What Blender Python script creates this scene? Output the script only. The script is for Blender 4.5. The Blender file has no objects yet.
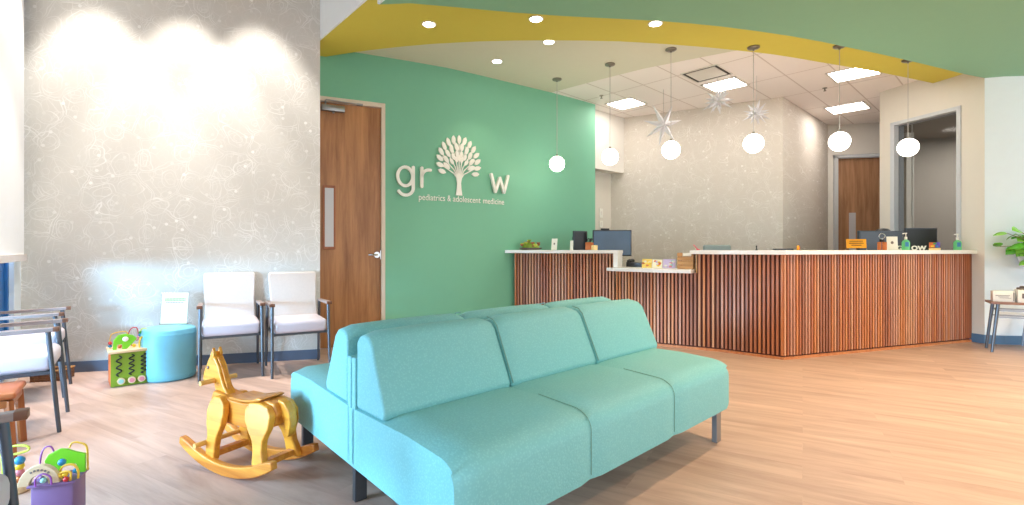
import bpy, bmesh, math, random
from mathutils import Vector, Matrix, Euler
random.seed(7)
PI = math.pi
C = bpy.context.scene.collection
SC = bpy.context.scene
FPX, H, HY = 500.0, 1.08, 249.5

# ---------- survey helpers: photo pixel -> place -------------------------------------
def at(px, py, D): return Vector(((px-512)/FPX*D, D, H-(py-HY)*D/FPX))
def onz(px, py, z=0.0):
    D = (H-z)*FPX/(py-HY); return Vector(((px-512)/FPX*D, D, z))
def zz(py, D): return H-(py-HY)*D/FPX
def rayline(px, A, B):
    k = (px-512)/FPX; dx, dy = B[0]-A[0], B[1]-A[1]
    t = (k*A[1]-A[0])/(dx-k*dy); return Vector((A[0]+dx*t, A[1]+dy*t))
def polyat(px, P):
    for a, b in zip(P, P[1:]):
        pa, pb = 512+FPX*a[0]/a[1], 512+FPX*b[0]/b[1]
        if min(pa, pb)-1e-6 <= px <= max(pa, pb)+1e-6: return rayline(px, a, b), math.atan2(b[1]-a[1], b[0]-a[0])
    a, b = (P[0], P[1]) if abs(px-512-FPX*P[0][0]/P[0][1]) < abs(px-512-FPX*P[-1][0]/P[-1][1]) else (P[-2], P[-1])
    return rayline(px, a, b), math.atan2(b[1]-a[1], b[0]-a[0])
def offset(P, d):
    """offset a plan polyline by d to its left (positive = away from the camera for lines running +X)"""
    out = []
    for i, p in enumerate(P):
        ns = []
        if i > 0: v = Vector((P[i][0]-P[i-1][0], P[i][1]-P[i-1][1])).normalized(); ns.append(Vector((-v.y, v.x)))
        if i < len(P)-1: v = Vector((P[i+1][0]-P[i][0], P[i+1][1]-P[i][1])).normalized(); ns.append(Vector((-v.y, v.x)))
        n = sum(ns, Vector((0, 0))).normalized(); k = n.dot(ns[0])
        out.append((p[0]+n.x*d/k, p[1]+n.y*d/k))
    return out

# ---------- materials -----------------------------------------------------------------
def lin(c):
    c = c/255.0
    return c/12.92 if c <= .04045 else ((c+.055)/1.055)**2.4
def rgb(r, g, b): return (lin(r), lin(g), lin(b), 1)
def mat(name, col, rough=.5, metal=0, var=.04, scale=12, bump=0, bscale=80, emit=None, spec=.5, alpha=None, trans=0, stretch=(1, 1, 1), coat=0, sheen=0):
    m = bpy.data.materials.new(name); m.use_nodes = True
    nt = m.node_tree; b = nt.nodes['Principled BSDF']
    b.inputs['Roughness'].default_value = rough; b.inputs['Metallic'].default_value = metal
    b.inputs['Specular IOR Level'].default_value = spec
    b.inputs['Coat Weight'].default_value = coat; b.inputs['Sheen Weight'].default_value = sheen
    c = rgb(*col)
    tc = nt.nodes.new('ShaderNodeTexCoord'); mp = nt.nodes.new('ShaderNodeMapping')
    mp.inputs['Scale'].default_value = stretch
    nt.links.new(tc.outputs['Object'], mp.inputs['Vector'])
    nz = nt.nodes.new('ShaderNodeTexNoise'); nz.inputs['Scale'].default_value = scale; nz.inputs['Detail'].default_value = 4
    nt.links.new(mp.outputs[0], nz.inputs['Vector'])
    cr = nt.nodes.new('ShaderNodeMix'); cr.data_type = 'RGBA'
    cr.inputs['A'].default_value = tuple(max(0, x*(1-var*2)) for x in c[:3])+(1,)
    cr.inputs['B'].default_value = tuple(min(1, x*(1+var*2)) for x in c[:3])+(1,)
    nt.links.new(nz.outputs['Fac'], cr.inputs['Factor']); nt.links.new(cr.outputs['Result'], b.inputs['Base Color'])
    if bump:
        n2 = nt.nodes.new('ShaderNodeTexNoise'); n2.inputs['Scale'].default_value = bscale; nt.links.new(tc.outputs['Object'], n2.inputs['Vector'])
        bp = nt.nodes.new('ShaderNodeBump'); bp.inputs['Strength'].default_value = bump; bp.inputs['Distance'].default_value = .004
        nt.links.new(n2.outputs['Fac'], bp.inputs['Height']); nt.links.new(bp.outputs[0], b.inputs['Normal'])
    if emit:
        b.inputs['Emission Color'].default_value = rgb(*emit[0]); b.inputs['Emission Strength'].default_value = emit[1]
    if trans: b.inputs['Transmission Weight'].default_value = trans
    return m
def wood(name, c1, c2, rough=.45, scale=6, axis='Z', ring=0.35):
    m = bpy.data.materials.new(name); m.use_nodes = True; nt = m.node_tree; b = nt.nodes['Principled BSDF']
    b.inputs['Roughness'].default_value = rough
    tc = nt.nodes.new('ShaderNodeTexCoord'); mp = nt.nodes.new('ShaderNodeMapping')
    s = {'X': (.08, 1, 1), 'Y': (1, .08, 1), 'Z': (1, 1, .08)}[axis]
    mp.inputs['Scale'].default_value = s; nt.links.new(tc.outputs['Object'], mp.inputs['Vector'])
    n1 = nt.nodes.new('ShaderNodeTexNoise'); n1.inputs['Scale'].default_value = scale*3; n1.inputs['Detail'].default_value = 8; n1.inputs['Roughness'].default_value = .62
    n1.inputs['Distortion'].default_value = ring; nt.links.new(mp.outputs[0], n1.inputs['Vector'])
    r = nt.nodes.new('ShaderNodeValToRGB'); r.color_ramp.elements[0].position = .33; r.color_ramp.elements[0].color = rgb(*c1)
    r.color_ramp.elements[1].position = .68; r.color_ramp.elements[1].color = rgb(*c2)
    nt.links.new(n1.outputs['Fac'], r.inputs[0]); nt.links.new(r.outputs[0], b.inputs['Base Color'])
    return m
def emis(name, col, s):
    m = bpy.data.materials.new(name); m.use_nodes = True; nt = m.node_tree
    nt.nodes.remove(nt.nodes['Principled BSDF']); e = nt.nodes.new('ShaderNodeEmission')
    e.inputs[0].default_value = rgb(*col); e.inputs[1].default_value = s
    nt.links.new(e.outputs[0], nt.nodes['Material Output'].inputs[0]); return m
def glass(name, tint, refl=.12, rough=.02):
    m = bpy.data.materials.new(name); m.use_nodes = True; nt = m.node_tree
    nt.nodes.remove(nt.nodes['Principled BSDF'])
    t = nt.nodes.new('ShaderNodeBsdfTransparent'); t.inputs[0].default_value = tint+(1,)
    g = nt.nodes.new('ShaderNodeBsdfGlossy'); g.inputs['Roughness'].default_value = rough
    fr = nt.nodes.new('ShaderNodeLayerWeight'); fr.inputs[0].default_value = refl
    mx = nt.nodes.new('ShaderNodeMixShader'); nt.links.new(fr.outputs['Fresnel'], mx.inputs[0])
    nt.links.new(t.outputs[0], mx.inputs[1]); nt.links.new(g.outputs[0], mx.inputs[2])
    nt.links.new(mx.outputs[0], nt.nodes['Material Output'].inputs[0]); return m

def wallpaper(name, base, line, ang):
    """greige paper printed with pale doodles: rings, outlines, dots and strokes"""
    m = bpy.data.materials.new(name); m.use_nodes = True; nt = m.node_tree; b = nt.nodes['Principled BSDF']
    b.inputs['Roughness'].default_value = .75; b.inputs['Specular IOR Level'].default_value = .2
    N = nt.nodes.new; L = nt.links.new
    tc = N('ShaderNodeTexCoord'); mp = N('ShaderNodeMapping'); mp.vector_type = 'TEXTURE'
    mp.inputs['Rotation'].default_value = (0, 0, ang); L(tc.outputs['Object'], mp.inputs['Vector'])
    sp = N('ShaderNodeSeparateXYZ'); L(mp.outputs[0], sp.inputs[0])
    cb = N('ShaderNodeCombineXYZ'); L(sp.outputs['X'], cb.inputs['X']); L(sp.outputs['Z'], cb.inputs['Y'])
    dn = N('ShaderNodeTexNoise'); dn.inputs['Scale'].default_value = 3.5; L(cb.outputs[0], dn.inputs['Vector'])
    dv = N('ShaderNodeVectorMath'); dv.operation = 'MULTIPLY_ADD'; dv.inputs[1].default_value = (.22, .22, 0)
    L(dn.outputs['Color'], dv.inputs[0]); L(cb.outputs[0], dv.inputs[2])
    masks = []
    def math_(op, a, bb=None, c=None, clamp=False):
        n = N('ShaderNodeMath'); n.operation = op; n.use_clamp = clamp
        for i, v in enumerate((a, bb, c)):
            if v is None: continue
            if isinstance(v, (int, float)): n.inputs[i].default_value = v
            else: L(v, n.inputs[i])
        return n.outputs[0]
    def band(v, c, w):   # 1 when |v-c|<w, soft
        return math_('SUBTRACT', 1, math_('DIVIDE', math_('ABSOLUTE', math_('SUBTRACT', v, c)), w), clamp=True)
    def vor(sc, feat, vec, rnd=1.0):
        v = N('ShaderNodeTexVoronoi'); v.voronoi_dimensions = '2D'; v.feature = feat; v.inputs['Scale'].default_value = sc
        v.inputs['Randomness'].default_value = rnd; L(vec, v.inputs['Vector']); return v
    v1 = vor(4.2, 'F1', dv.outputs[0]); masks.append(band(v1.outputs['Distance'], .34, .022))
    v1b = vor(4.2, 'F1', dv.outputs[0]); masks.append(math_('MULTIPLY', band(v1b.outputs['Distance'], .2, .02), .7))
    v2 = vor(3.1, 'DISTANCE_TO_EDGE', dv.outputs[0]); masks.append(math_('MULTIPLY', band(v2.outputs['Distance'], .03, .014), .9))
    v3 = vor(7.5, 'DISTANCE_TO_EDGE', cb.outputs[0]); masks.append(math_('MULTIPLY', band(v3.outputs['Distance'], .0, .03), .55))
    v4 = vor(5.3, 'F1', cb.outputs[0]); masks.append(math_('LESS_THAN', v4.outputs['Distance'], .075))
    v5 = vor(9, 'F1', cb.outputs[0]); masks.append(math_('MULTIPLY', band(v5.outputs['Distance'], .25, .035), .5))
    w = N('ShaderNodeTexWave'); w.inputs['Scale'].default_value = 2.6; w.inputs['Distortion'].default_value = 14; w.inputs['Detail'].default_value = 2; w.inputs['Detail Scale'].default_value = 1.4
    L(cb.outputs[0], w.inputs['Vector']); masks.append(math_('MULTIPLY', band(w.outputs['Fac'], .5, .06), .6))
    tot = masks[0]
    for k in masks[1:]: tot = math_('MAXIMUM', tot, k)
    fade = N('ShaderNodeTexNoise'); fade.inputs['Scale'].default_value = 5; L(cb.outputs[0], fade.inputs['Vector'])
    fr = N('ShaderNodeMapRange'); fr.inputs[1].default_value = .4; fr.inputs[2].default_value = .62; L(fade.outputs['Fac'], fr.inputs[0])
    tot = math_('MULTIPLY', tot, math_('MULTIPLY_ADD', fr.outputs[0], .58, .16), clamp=True)
    mx = N('ShaderNodeMix'); mx.data_type = 'RGBA'; mx.inputs['A'].default_value = rgb(*base); mx.inputs['B'].default_value = rgb(*line)
    L(tot, mx.inputs['Factor']); L(mx.outputs['Result'], b.inputs['Base Color']); return m

def floormat():
    m = bpy.data.materials.new('vinyl_planks'); m.use_nodes = True; nt = m.node_tree; b = nt.nodes['Principled BSDF']
    N = nt.nodes.new; L = nt.links.new
    tc = N('ShaderNodeTexCoord'); mp = N('ShaderNodeMapping'); mp.vector_type = 'TEXTURE'; mp.inputs['Rotation'].default_value = (0, 0, math.atan2(.5, -.86))
    L(tc.outputs['Object'], mp.inputs['Vector'])
    br = N('ShaderNodeTexBrick'); br.inputs['Scale'].default_value = 1; br.inputs['Brick Width'].default_value = 1.1; br.inputs['Row Height'].default_value = .17
    br.inputs['Mortar Size'].default_value = .0012; br.inputs['Color1'].default_value = (0, 0, 0, 1); br.inputs['Color2'].default_value = (1, 1, 1, 1); br.inputs['Mortar'].default_value = (.25, .25, .25, 1)
    br.offset = .37; br.inputs['Mortar Smooth'].default_value = .4
    L(mp.outputs[0], br.inputs['Vector'])
    m2 = N('ShaderNodeMapping'); m2.inputs['Scale'].default_value = (.12, 1, 1); L(mp.outputs[0], m2.inputs['Vector'])
    va = N('ShaderNodeVectorMath'); va.operation = 'MULTIPLY_ADD'; va.inputs[1].default_value = (7, 3, 0); L(br.outputs['Color'], va.inputs[0]); L(m2.outputs[0], va.inputs[2])
    nz = N('ShaderNodeTexNoise'); nz.inputs['Scale'].default_value = 9; nz.inputs['Detail'].default_value = 9; nz.inputs['Roughness'].default_value = .65; nz.inputs['Distortion'].default_value = .6
    L(va.outputs[0], nz.inputs['Vector'])
    r = N('ShaderNodeValToRGB'); r.color_ramp.elements[0].position = .3; r.color_ramp.elements[0].color = rgb(*FLOOR_A); r.color_ramp.elements[1].position = .65; r.color_ramp.elements[1].color = rgb(*FLOOR_B)
    L(nz.outputs['Fac'], r.inputs[0])
    sh = N('ShaderNodeMix'); sh.data_type = 'RGBA'; sh.blend_type = 'MULTIPLY'
    mr = N('ShaderNodeMapRange'); mr.inputs[3].default_value = .9; mr.inputs[4].default_value = 1.0; L(br.outputs['Color'], mr.inputs[0])
    sh.inputs['Factor'].default_value = 1; L(r.outputs[0], sh.inputs['A']); L(mr.outputs[0], sh.inputs['B'])
    L(sh.outputs['Result'], b.inputs['Base Color']); b.inputs['Roughness'].default_value = .42; b.inputs['Specular IOR Level'].default_value = .35
    return m
FLOOR_A, FLOOR_B = (172, 142, 128), (208, 178, 162)

def tilemat():
    """white acoustic tiles in a lay-in grid turned 44 degrees"""
    m = bpy.data.materials.new('acoustic_tiles'); m.use_nodes = True; nt = m.node_tree; b = nt.nodes['Principled BSDF']
    N = nt.nodes.new; L = nt.links.new
    tc = N('ShaderNodeTexCoord'); mp = N('ShaderNodeMapping'); mp.vector_type = 'TEXTURE'; mp.inputs['Location'].default_value = (2.746, 5.618, 0); mp.inputs['Rotation'].default_value = (0, 0, math.radians(44))
    L(tc.outputs['Object'], mp.inputs['Vector'])
    br = N('ShaderNodeTexBrick'); br.offset = 0; br.inputs['Scale'].default_value = 1; br.inputs['Brick Width'].default_value = .96; br.inputs['Row Height'].default_value = .48
    br.inputs['Mortar Size'].default_value = .009; br.inputs['Color1'].default_value = rgb(250, 242, 238); br.inputs['Color2'].default_value = rgb(252, 245, 241); br.inputs['Mortar'].default_value = rgb(220, 208, 202)
    L(mp.outputs[0], br.inputs['Vector']); L(br.outputs['Color'], b.inputs['Base Color']); b.inputs['Roughness'].default_value = .9
    return m

M = dict(
 floor=floormat(), tiles=tilemat(),
 wp=wallpaper('doodle_wallpaper', (207, 204, 197), (244, 243, 240), math.radians(15.8)),
 wp2=wallpaper('doodle_wallpaper_office', (214, 206, 195), (244, 240, 234), math.radians(-29)),
 green=mat('green_wall_paint', (120, 188, 156), .6, var=.01, bump=.1, bscale=200),
 green2=mat('green_ceiling_paint', (134, 184, 150), .7, var=.01),
 yellow=mat('yellow_ceiling_paint', (216, 202, 80), .7, var=.01),
 beige=mat('pale_sage_ceiling_paint', (222, 220, 200), .7, var=.01),
 white=mat('white_wall_paint', (226, 222, 214), .65, var=.01),
 offw=mat('cream_wall_paint', (222, 216, 204), .65, var=.01),
 coolw=mat('pale_blue_wall_paint', (236, 245, 250), .6, var=.01),
 base=mat('slate_rubber_base', (84, 98, 120), .5),
 base2=mat('blue_rubber_base', (92, 124, 152), .5),
 door=wood('walnut_door', (146, 94, 52), (194, 138, 86), .4, 5),
 door2=wood('dark_walnut_door', (146, 104, 74), (188, 144, 108), .4, 5),
 frame=mat('cream_door_frame', (222, 208, 190), .45, var=.01),
 framew=mat('grey_white_metal_frame', (200, 204, 208), .4, var=.01),
 frost=mat('frosted_lite', (206, 206, 210), .2, var=.01),
 chrome=mat('brushed_chrome', (200, 200, 200), .25, 1, var=.02),
 steel=mat('satin_steel', (150, 150, 150), .35, .9, var=.03),
 teal=None, counter=mat('white_quartz', (240, 238, 234), .25, var=.015, scale=60),
 dark=mat('dark_recess', (84, 44, 28), .8), black=mat('black_plastic', (26, 28, 32), .35),
 screen=mat('dark_monitor_back', (52, 60, 72), .3), lcd=mat('blue_grey_screen', (54, 84, 112), .12, var=.25, scale=3),
 charcoal=mat('charcoal_metal', (74, 78, 84), .4, .6), chairleg=mat('graphite_steel', (92, 96, 102), .35, .7),
 armw=wood('grey_brown_arm', (126, 110, 106), (160, 144, 138), .4, 8, 'Y'), armcap=wood('walnut_arm', (96, 58, 38), (124, 80, 56), .4, 8, 'Y'),
 seat=mat('pale_lilac_vinyl', (206, 198, 206), .5, var=.02, bump=.15, bscale=120), back=mat('cream_fabric', (204, 194, 188), .7, var=.03, scale=60, bump=.2, bscale=200),
 oak=wood('honey_oak', (190, 106, 30), (236, 162, 62), .3, 7, 'X', .8), oak2=wood('golden_pine', (208, 128, 34), (244, 176, 62), .3, 6, 'X', .8), dowel=mat('birch_dowel', (226, 176, 100), .4),
 ott=mat('sky_blue_vinyl', (118, 190, 208), .4, var=.03), paper=mat('white_paper', (240, 238, 228), .5, var=.005), cream=mat('cream_paper', (244, 238, 210), .5, var=.01),
 lime=mat('lime_green_panel', (122, 150, 34), .45), brightgreen=mat('bright_green_board', (122, 206, 40), .4), orange=mat('orange_panel', (222, 110, 50), .45), blue=mat('blue_panel', (34, 92, 150), .45),
 birch=wood('birch_ply', (216, 186, 144), (236, 210, 172), .5, 6, 'X'), ink=mat('black_ink', (30, 28, 26), .6), purple=mat('purple_panel', (128, 96, 140), .4), purplew=mat('purple_wire', (150, 70, 160), .35),
 yelloww=mat('yellow_wire', (240, 190, 60), .35), limew=mat('lime_wire', (206, 220, 80), .35), redw=mat('red_wire', (200, 50, 60), .35), redb=mat('red_bead', (206, 50, 50), .3), blueb=mat('blue_bead', (50, 140, 190), .3),
 yellowb=mat('yellow_bead', (240, 200, 50), .3), greenb=mat('green_bead', (70, 160, 70), .3), pinkb=mat('pink_disc', (214, 130, 140), .4), mint=mat('mint_disc', (150, 200, 190), .4),
 leather=mat('cognac_leather', (176, 98, 52), .4, var=.08), oakleg=wood('amber_wood', (146, 80, 36), (182, 108, 56), .35, 8),
 globe=emis('opal_globe_light', (255, 246, 232), 9), troffer=emis('troffer_light', (255, 246, 238), 16), can=emis('downlight_lens', (255, 248, 236), 12),
 star=mat('white_star_paper', (226, 226, 230), .5, var=.04), cord=mat('clear_grey_cord', (190, 186, 182), .5), canopy=mat('nickel_canopy', (140, 134, 124), .3, .8),
 ventd=mat('vent_shadow', (70, 62, 58), .8), leaf1=mat('pothos_leaf', (86, 172, 44), .4, var=.2), leaf2=mat('pothos_leaf_light', (138, 208, 70), .4, var=.2), stem=mat('plant_stem', (120, 100, 60), .6),
 succ=mat('succulent_green', (150, 176, 60), .5, var=.2), succ2=mat('succulent_red', (176, 104, 76), .5, var=.2), succ3=mat('succulent_lime', (206, 216, 90), .5, var=.2), bowl=mat('grey_brown_tray', (112, 100, 94), .6),
 copper=mat('copper_cup', (196, 112, 60), .35, .4), candle=mat('cream_candle', (246, 214, 150), .5), gel=mat('green_gel', (110, 206, 140), .2, var=.05), gellab=mat('blue_gel_label', (60, 130, 180), .4),
 yellowsign=mat('amber_sign', (238, 162, 20), .45), cardA=mat('yellow_flyer', (250, 214, 110), .5), cardB=mat('lilac_flyer', (206, 190, 226), .5), crate=wood('pine_crate', (186, 134, 80), (212, 162, 104), .5, 8, 'X'),
 greychair=mat('grey_green_chair', (142, 156, 156), .5), glass=glass('window_glass', (.60, .61, .61), .15), bluegl=glass('daylit_glass', (.86, .94, 1), .08), spandrel=mat('blue_spandrel_panel', (20, 104, 172), .4), acr=glass('clear_acrylic', (.93, .96, .97), .15),
 shade=mat('white_roller_shade', (238, 240, 242), .8, var=.01), taupe=mat('taupe_wall_paint', (150, 142, 132), .8, var=.02), logo=mat('white_sign_acrylic', (246, 246, 238), .4, var=.005),
 tabletop=wood('brown_tabletop', (132, 92, 74), (164, 122, 100), .4, 8, 'X'), galv=mat('galvanised_metal', (160, 170, 182), .35, .7), bead=mat('grey_bead', (120, 110, 104), .5), wicker=mat('brown_wicker', (130, 92, 62), .7, var=.2, scale=60),
)
def fabric():
    m = bpy.data.materials.new('teal_fabric'); m.use_nodes = True; nt = m.node_tree; b = nt.nodes['Principled BSDF']; N = nt.nodes.new; L = nt.links.new
    tc = N('ShaderNodeTexCoord'); v = N('ShaderNodeTexVoronoi'); v.inputs['Scale'].default_value = 110; L(tc.outputs['Object'], v.inputs['Vector'])
    n = N('ShaderNodeTexNoise'); n.inputs['Scale'].default_value = 120; n.inputs['Detail'].default_value = 3; L(tc.outputs['Object'], n.inputs['Vector'])
    r = N('ShaderNodeValToRGB'); r.color_ramp.elements[0].position = .15; r.color_ramp.elements[0].color = rgb(134, 199, 200); r.color_ramp.elements[1].position = .5; r.color_ramp.elements[1].color = rgb(122, 188, 191)
    L(v.outputs['Distance'], r.inputs[0]); L(r.outputs[0], b.inputs['Base Color'])
    ad = N('ShaderNodeMath'); ad.operation = 'ADD'; L(v.outputs['Distance'], ad.inputs[0]); L(n.outputs['Fac'], ad.inputs[1])
    bp = N('ShaderNodeBump'); bp.inputs['Strength'].default_value = .35; bp.inputs['Distance'].default_value = .002; L(ad.outputs[0], bp.inputs['Height']); L(bp.outputs[0], b.inputs['Normal'])
    b.inputs['Roughness'].default_value = .55; b.inputs['Specular IOR Level'].default_value = .4; return m
M['teal'] = fabric()
M['piping'] = mat('sage_piping', (112, 158, 146), .6)
SLAT = [wood('slat_wood_%s' % n, a, b_, .45, 9) for n, a, b_ in (('amber', (182, 106, 58), (210, 138, 84)), ('russet', (156, 88, 54), (188, 116, 76)), ('rose', (172, 116, 90), (200, 146, 118)), ('umber', (134, 80, 54), (164, 106, 76)), ('tan', (188, 128, 90), (212, 158, 120)))]

# ---------- mesh builders --------------------------------------------------------------
class MB:
    def __init__(s): s.bm = bmesh.new(); s.mi = 0
    def _tag(s, vs):
        fs = set(f for v in vs for f in v.link_faces)
        for f in fs: f.material_index = s.mi
        return s
    def box(s, c, d, rz=0, rot=None, bev=0, seg=2):
        r = bmesh.ops.create_cube(s.bm, size=1); vs = r['verts']
        R = rot if rot is not None else Matrix.Rotation(rz, 4, 'Z')
        bmesh.ops.transform(s.bm, matrix=Matrix.Translation(c) @ R.to_4x4() @ Matrix.Diagonal((d[0], d[1], d[2], 1)), verts=vs)
        if bev:
            es = list(set(e for v in vs for e in v.link_edges))
            for v in vs:
                for f in v.link_faces: f.material_index = s.mi
            bmesh.ops.bevel(s.bm, geom=es, offset=bev, segments=seg, affect='EDGES', profile=.5)
            return s
        return s._tag(vs)
    def tube(s, a, b, r1, r2=None, n=10, cap=True):
        a, b = Vector(a), Vector(b); d = b-a; L = d.length
        if L < 1e-6: return s
        r = bmesh.ops.create_cone(s.bm, cap_ends=cap, segments=n, radius1=r1, radius2=r1 if r2 is None else r2, depth=L)
        q = Vector((0, 0, 1)).rotation_difference(d).to_matrix().to_4x4()
        bmesh.ops.transform(s.bm, matrix=Matrix.Translation((a+b)/2) @ q, verts=r['verts']); return s._tag(r['verts'])
    def bar(s, a, b, w, h, up=(0, 0, 1)):
        a, b = Vector(a), Vector(b); d = (b-a); z = d.normalized(); x = Vector(up).cross(z)
        if x.length < 1e-4: x = Vector((1, 0, 0))
        x.normalize(); y = z.cross(x); R = Matrix((x, y, z)).transposed()
        return s.box((a+b)/2, (w, h, d.length), rot=R)
    def path(s, pts, r, n=8):
        for a, b in zip(pts, pts[1:]): s.tube(a, b, r, n=n)
        for p in pts[1:-1]: s.ball(p, r, 8, 5)
        return s
    def ball(s, c, r, u=20, v=12, sc=(1, 1, 1), rot=None):
        q = bmesh.ops.create_uvsphere(s.bm, u_segments=u, v_segments=v, radius=r)
        R = rot.to_4x4() if rot else Matrix.Identity(4)
        bmesh.ops.transform(s.bm, matrix=Matrix.Translation(c) @ R @ Matrix.Diagonal((*sc, 1)), verts=q['verts']); return s._tag(q['verts'])
    def lathe(s, prof, c=(0, 0, 0), n=32):
        rings = []
        for r, z in prof:
            rings.append([s.bm.verts.new((c[0]+r*math.cos(2*PI*k/n), c[1]+r*math.sin(2*PI*k/n), c[2]+z)) for k in range(n)])
        for a, b in zip(rings, rings[1:]):
            for k in range(n): s.bm.faces.new((a[k], a[(k+1) % n], b[(k+1) % n], b[k])).material_index = s.mi
        s.bm.faces.new(rings[0][::-1]).material_index = s.mi; s.bm.faces.new(rings[-1]).material_index = s.mi
        return s
    def prism(s, poly, z0, z1, mtx=None):
        """extrude a plan polygon from z0 to z1"""
        v = []
        n = len(poly)
        lo = [s.bm.verts.new((p[0], p[1], z0)) for p in poly]; hi = [s.bm.verts.new((p[0], p[1], z1)) for p in poly]
        fs = [s.bm.faces.new(lo[::-1]), s.bm.faces.new(hi)]
        for k in range(n): fs.append(s.bm.faces.new((lo[k], lo[(k+1) % n], hi[(k+1) % n], hi[k])))
        for f in fs: f.material_index = s.mi
        if mtx is not None: bmesh.ops.transform(s.bm, matrix=mtx, verts=lo+hi)
        bmesh.ops.recalc_face_normals(s.bm, faces=fs)
        return s
    def wall(s, P, z0, z1, th):
        return s.prism([tuple(p) for p in P]+[tuple(p) for p in offset(P, th)][::-1], z0, z1)
    def side(s, poly, y0, y1):
        """a board: polygon in (x,z), thickness along y"""
        return s.prism([(p[0], p[1]) for p in poly], y0, y1, Matrix(((1, 0, 0, 0), (0, 0, 1, 0), (0, 1, 0, 0), (0, 0, 0, 1))))
    def build(s, name, mats, parent=None, smooth=35, bevel=0, sub=0, loc=None, rz=0):
        if not isinstance(mats, (list, tuple)): mats = [mats]
        me = bpy.data.meshes.new(name); s.bm.to_mesh(me); s.bm.free()
        for m in mats: me.materials.append(m)
        o = bpy.data.objects.new(name, me); C.objects.link(o)
        if parent: o.parent = parent
        if loc is not None: o.location = loc
        o.rotation_euler.z = rz
        if smooth:
            me.polygons.foreach_set('use_smooth', [True]*len(me.polygons))
            try: me.set_sharp_from_angle(angle=math.radians(smooth))
            except Exception: pass
        if bevel:
            b = o.modifiers.new('bevel', 'BEVEL'); b.width = bevel; b.segments = 3; b.limit_method = 'ANGLE'; b.angle_limit = math.radians(35)
        if sub:
            b = o.modifiers.new('sub', 'SUBSURF'); b.levels = b.render_levels = sub
        return o
def tag(o, label, cat, group=None, kind=None):
    o['label'] = label; o['category'] = cat
    if group: o['group'] = group
    if kind: o['kind'] = kind
    return o
def thing(name, label, cat, loc, rz=0, group=None):
    o = bpy.data.objects.new(name, None); C.objects.link(o); o.empty_display_size = .1
    o.location = loc; o.rotation_euler.z = rz; return tag(o, label, cat, group)
def struct(o): o['kind'] = 'structure'; return o
def dup(root, loc, rz, label):
    r = root.copy(); C.objects.link(r); r.location = loc; r.rotation_euler = (0, 0, rz); r['label'] = label
    for ch in list(root.children):
        c = ch.copy(); C.objects.link(c); c.parent = r
        for g in list(ch.children):
            d = g.copy(); C.objects.link(d); d.parent = c
    return r
def textmesh(body, size, mt, parent=None, name='lettering', ext=.004, bold=0, loc=(0, 0, 0), rot=(PI/2, 0, 0), align='CENTER', sx=1, bev=0):
    cu = bpy.data.curves.new('t', 'FONT'); cu.body = body; cu.size = size; cu.extrude = ext; cu.offset = bold; cu.align_x = align; cu.bevel_depth = bev
    t = bpy.data.objects.new('t', cu); C.objects.link(t); bpy.context.view_layer.update()
    me = bpy.data.meshes.new_from_object(t.evaluated_get(bpy.context.evaluated_depsgraph_get()))
    bpy.data.objects.remove(t); bpy.data.curves.remove(cu)
    me.materials.clear(); me.materials.append(mt)
    o = bpy.data.objects.new(name, me); C.objects.link(o); o.location = loc; o.rotation_euler = rot; o.scale = (sx, 1, 1)
    if parent: o.parent = parent
    return o

ZT, ZY, ZG, ZH = 3.27, 3.17, 3.05, 4.2     # tile / yellow / green / high ceilings
# ======================= ROOM SHELL =====================================================
b = MB(); b.prism([(-6, -4), (10, -4), (10, 11), (-6, 11)], -.1, 0); struct(b.build('floor', M['floor'], smooth=0))
# doodle-papered accent wall
WC = (-4.217, 4.294); WR = (-1.90, 4.95)
b = MB(); b.prism([WC, WR, (-2.09, 5.43), (-4.4, 4.9)], 0, ZH); struct(b.build('wall_left_papered', M['wp'], smooth=0))
b = MB(); v = Vector((.962, .272)); nn = Vector((.272, -.962))
b.prism([(WC[0], WC[1]), (WR[0], WR[1]), (WR[0]+nn.x*.012, WR[1]+nn.y*.012), (WC[0]+nn.x*.012, WC[1]+nn.y*.012)], 0, .095)
struct(b.build('baseboard_left', M['base'], smooth=0))
# window wall on the left: runs from the corner towards the camera
wd = Vector((.6, -.8)); wn = Vector((.8, .6))
def LW(t, o=0): return (WC[0]+wd.x*t+wn.x*o, WC[1]+wd.y*t+wn.y*o)
def lw_box(bb, t0, t1, z0, z1, o0, o1): return bb.prism([LW(t0, o0), LW(t1, o0), LW(t1, o1), LW(t0, o1)], z0, z1)
b = MB(); lw_box(b, -.3, .3, 0, ZH, 0, -.15); lw_box(b, .3, 6.4, 0, .1, 0, -.15); lw_box(b, 6.4, 9.5, 0, ZH, 0, -.15); lw_box(b, .3, 6.4, 3.6, ZH, 0, -.15)
struct(b.build('wall_window_side', M['coolw'], smooth=0))
win = bpy.data.objects.new('window_1', None); C.objects.link(win); struct(win)
b = MB()
for t in (.3, 1.5, 2.7, 3.9, 5.1, 6.36): lw_box(b, t, t+.05, .1, 3.6, -.03, -.1)
lw_box(b, .3, 6.4, .1, .15, -.03, -.1); lw_box(b, .3, 6.4, .98, 1.02, -.03, -.1)
b.build('window_frame', mat('blue_window_frame', (40, 110, 170), .4), win, smooth=0)
b = MB(); lw_box(b, .34, .86, .15, .98, -.05, -.08); b.build('spandrel_panel', M['spandrel'], win, smooth=0)
b = MB(); lw_box(b, .86, 6.38, .15, .98, -.06, -.07); b.build('window_pane', M['bluegl'], win, smooth=0)
b = MB(); lw_box(b, .12, 6.4, 1.03, 3.75, .035, .02); sh = b.build('roller_shade', M['shade'], win, smooth=0)
b = MB(); lw_box(b, .13, 6.4, .985, 1.04, .055, .01); b.build('bottom_bar', mat('shade_bar', (214, 206, 202), .5), sh, smooth=0)

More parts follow.
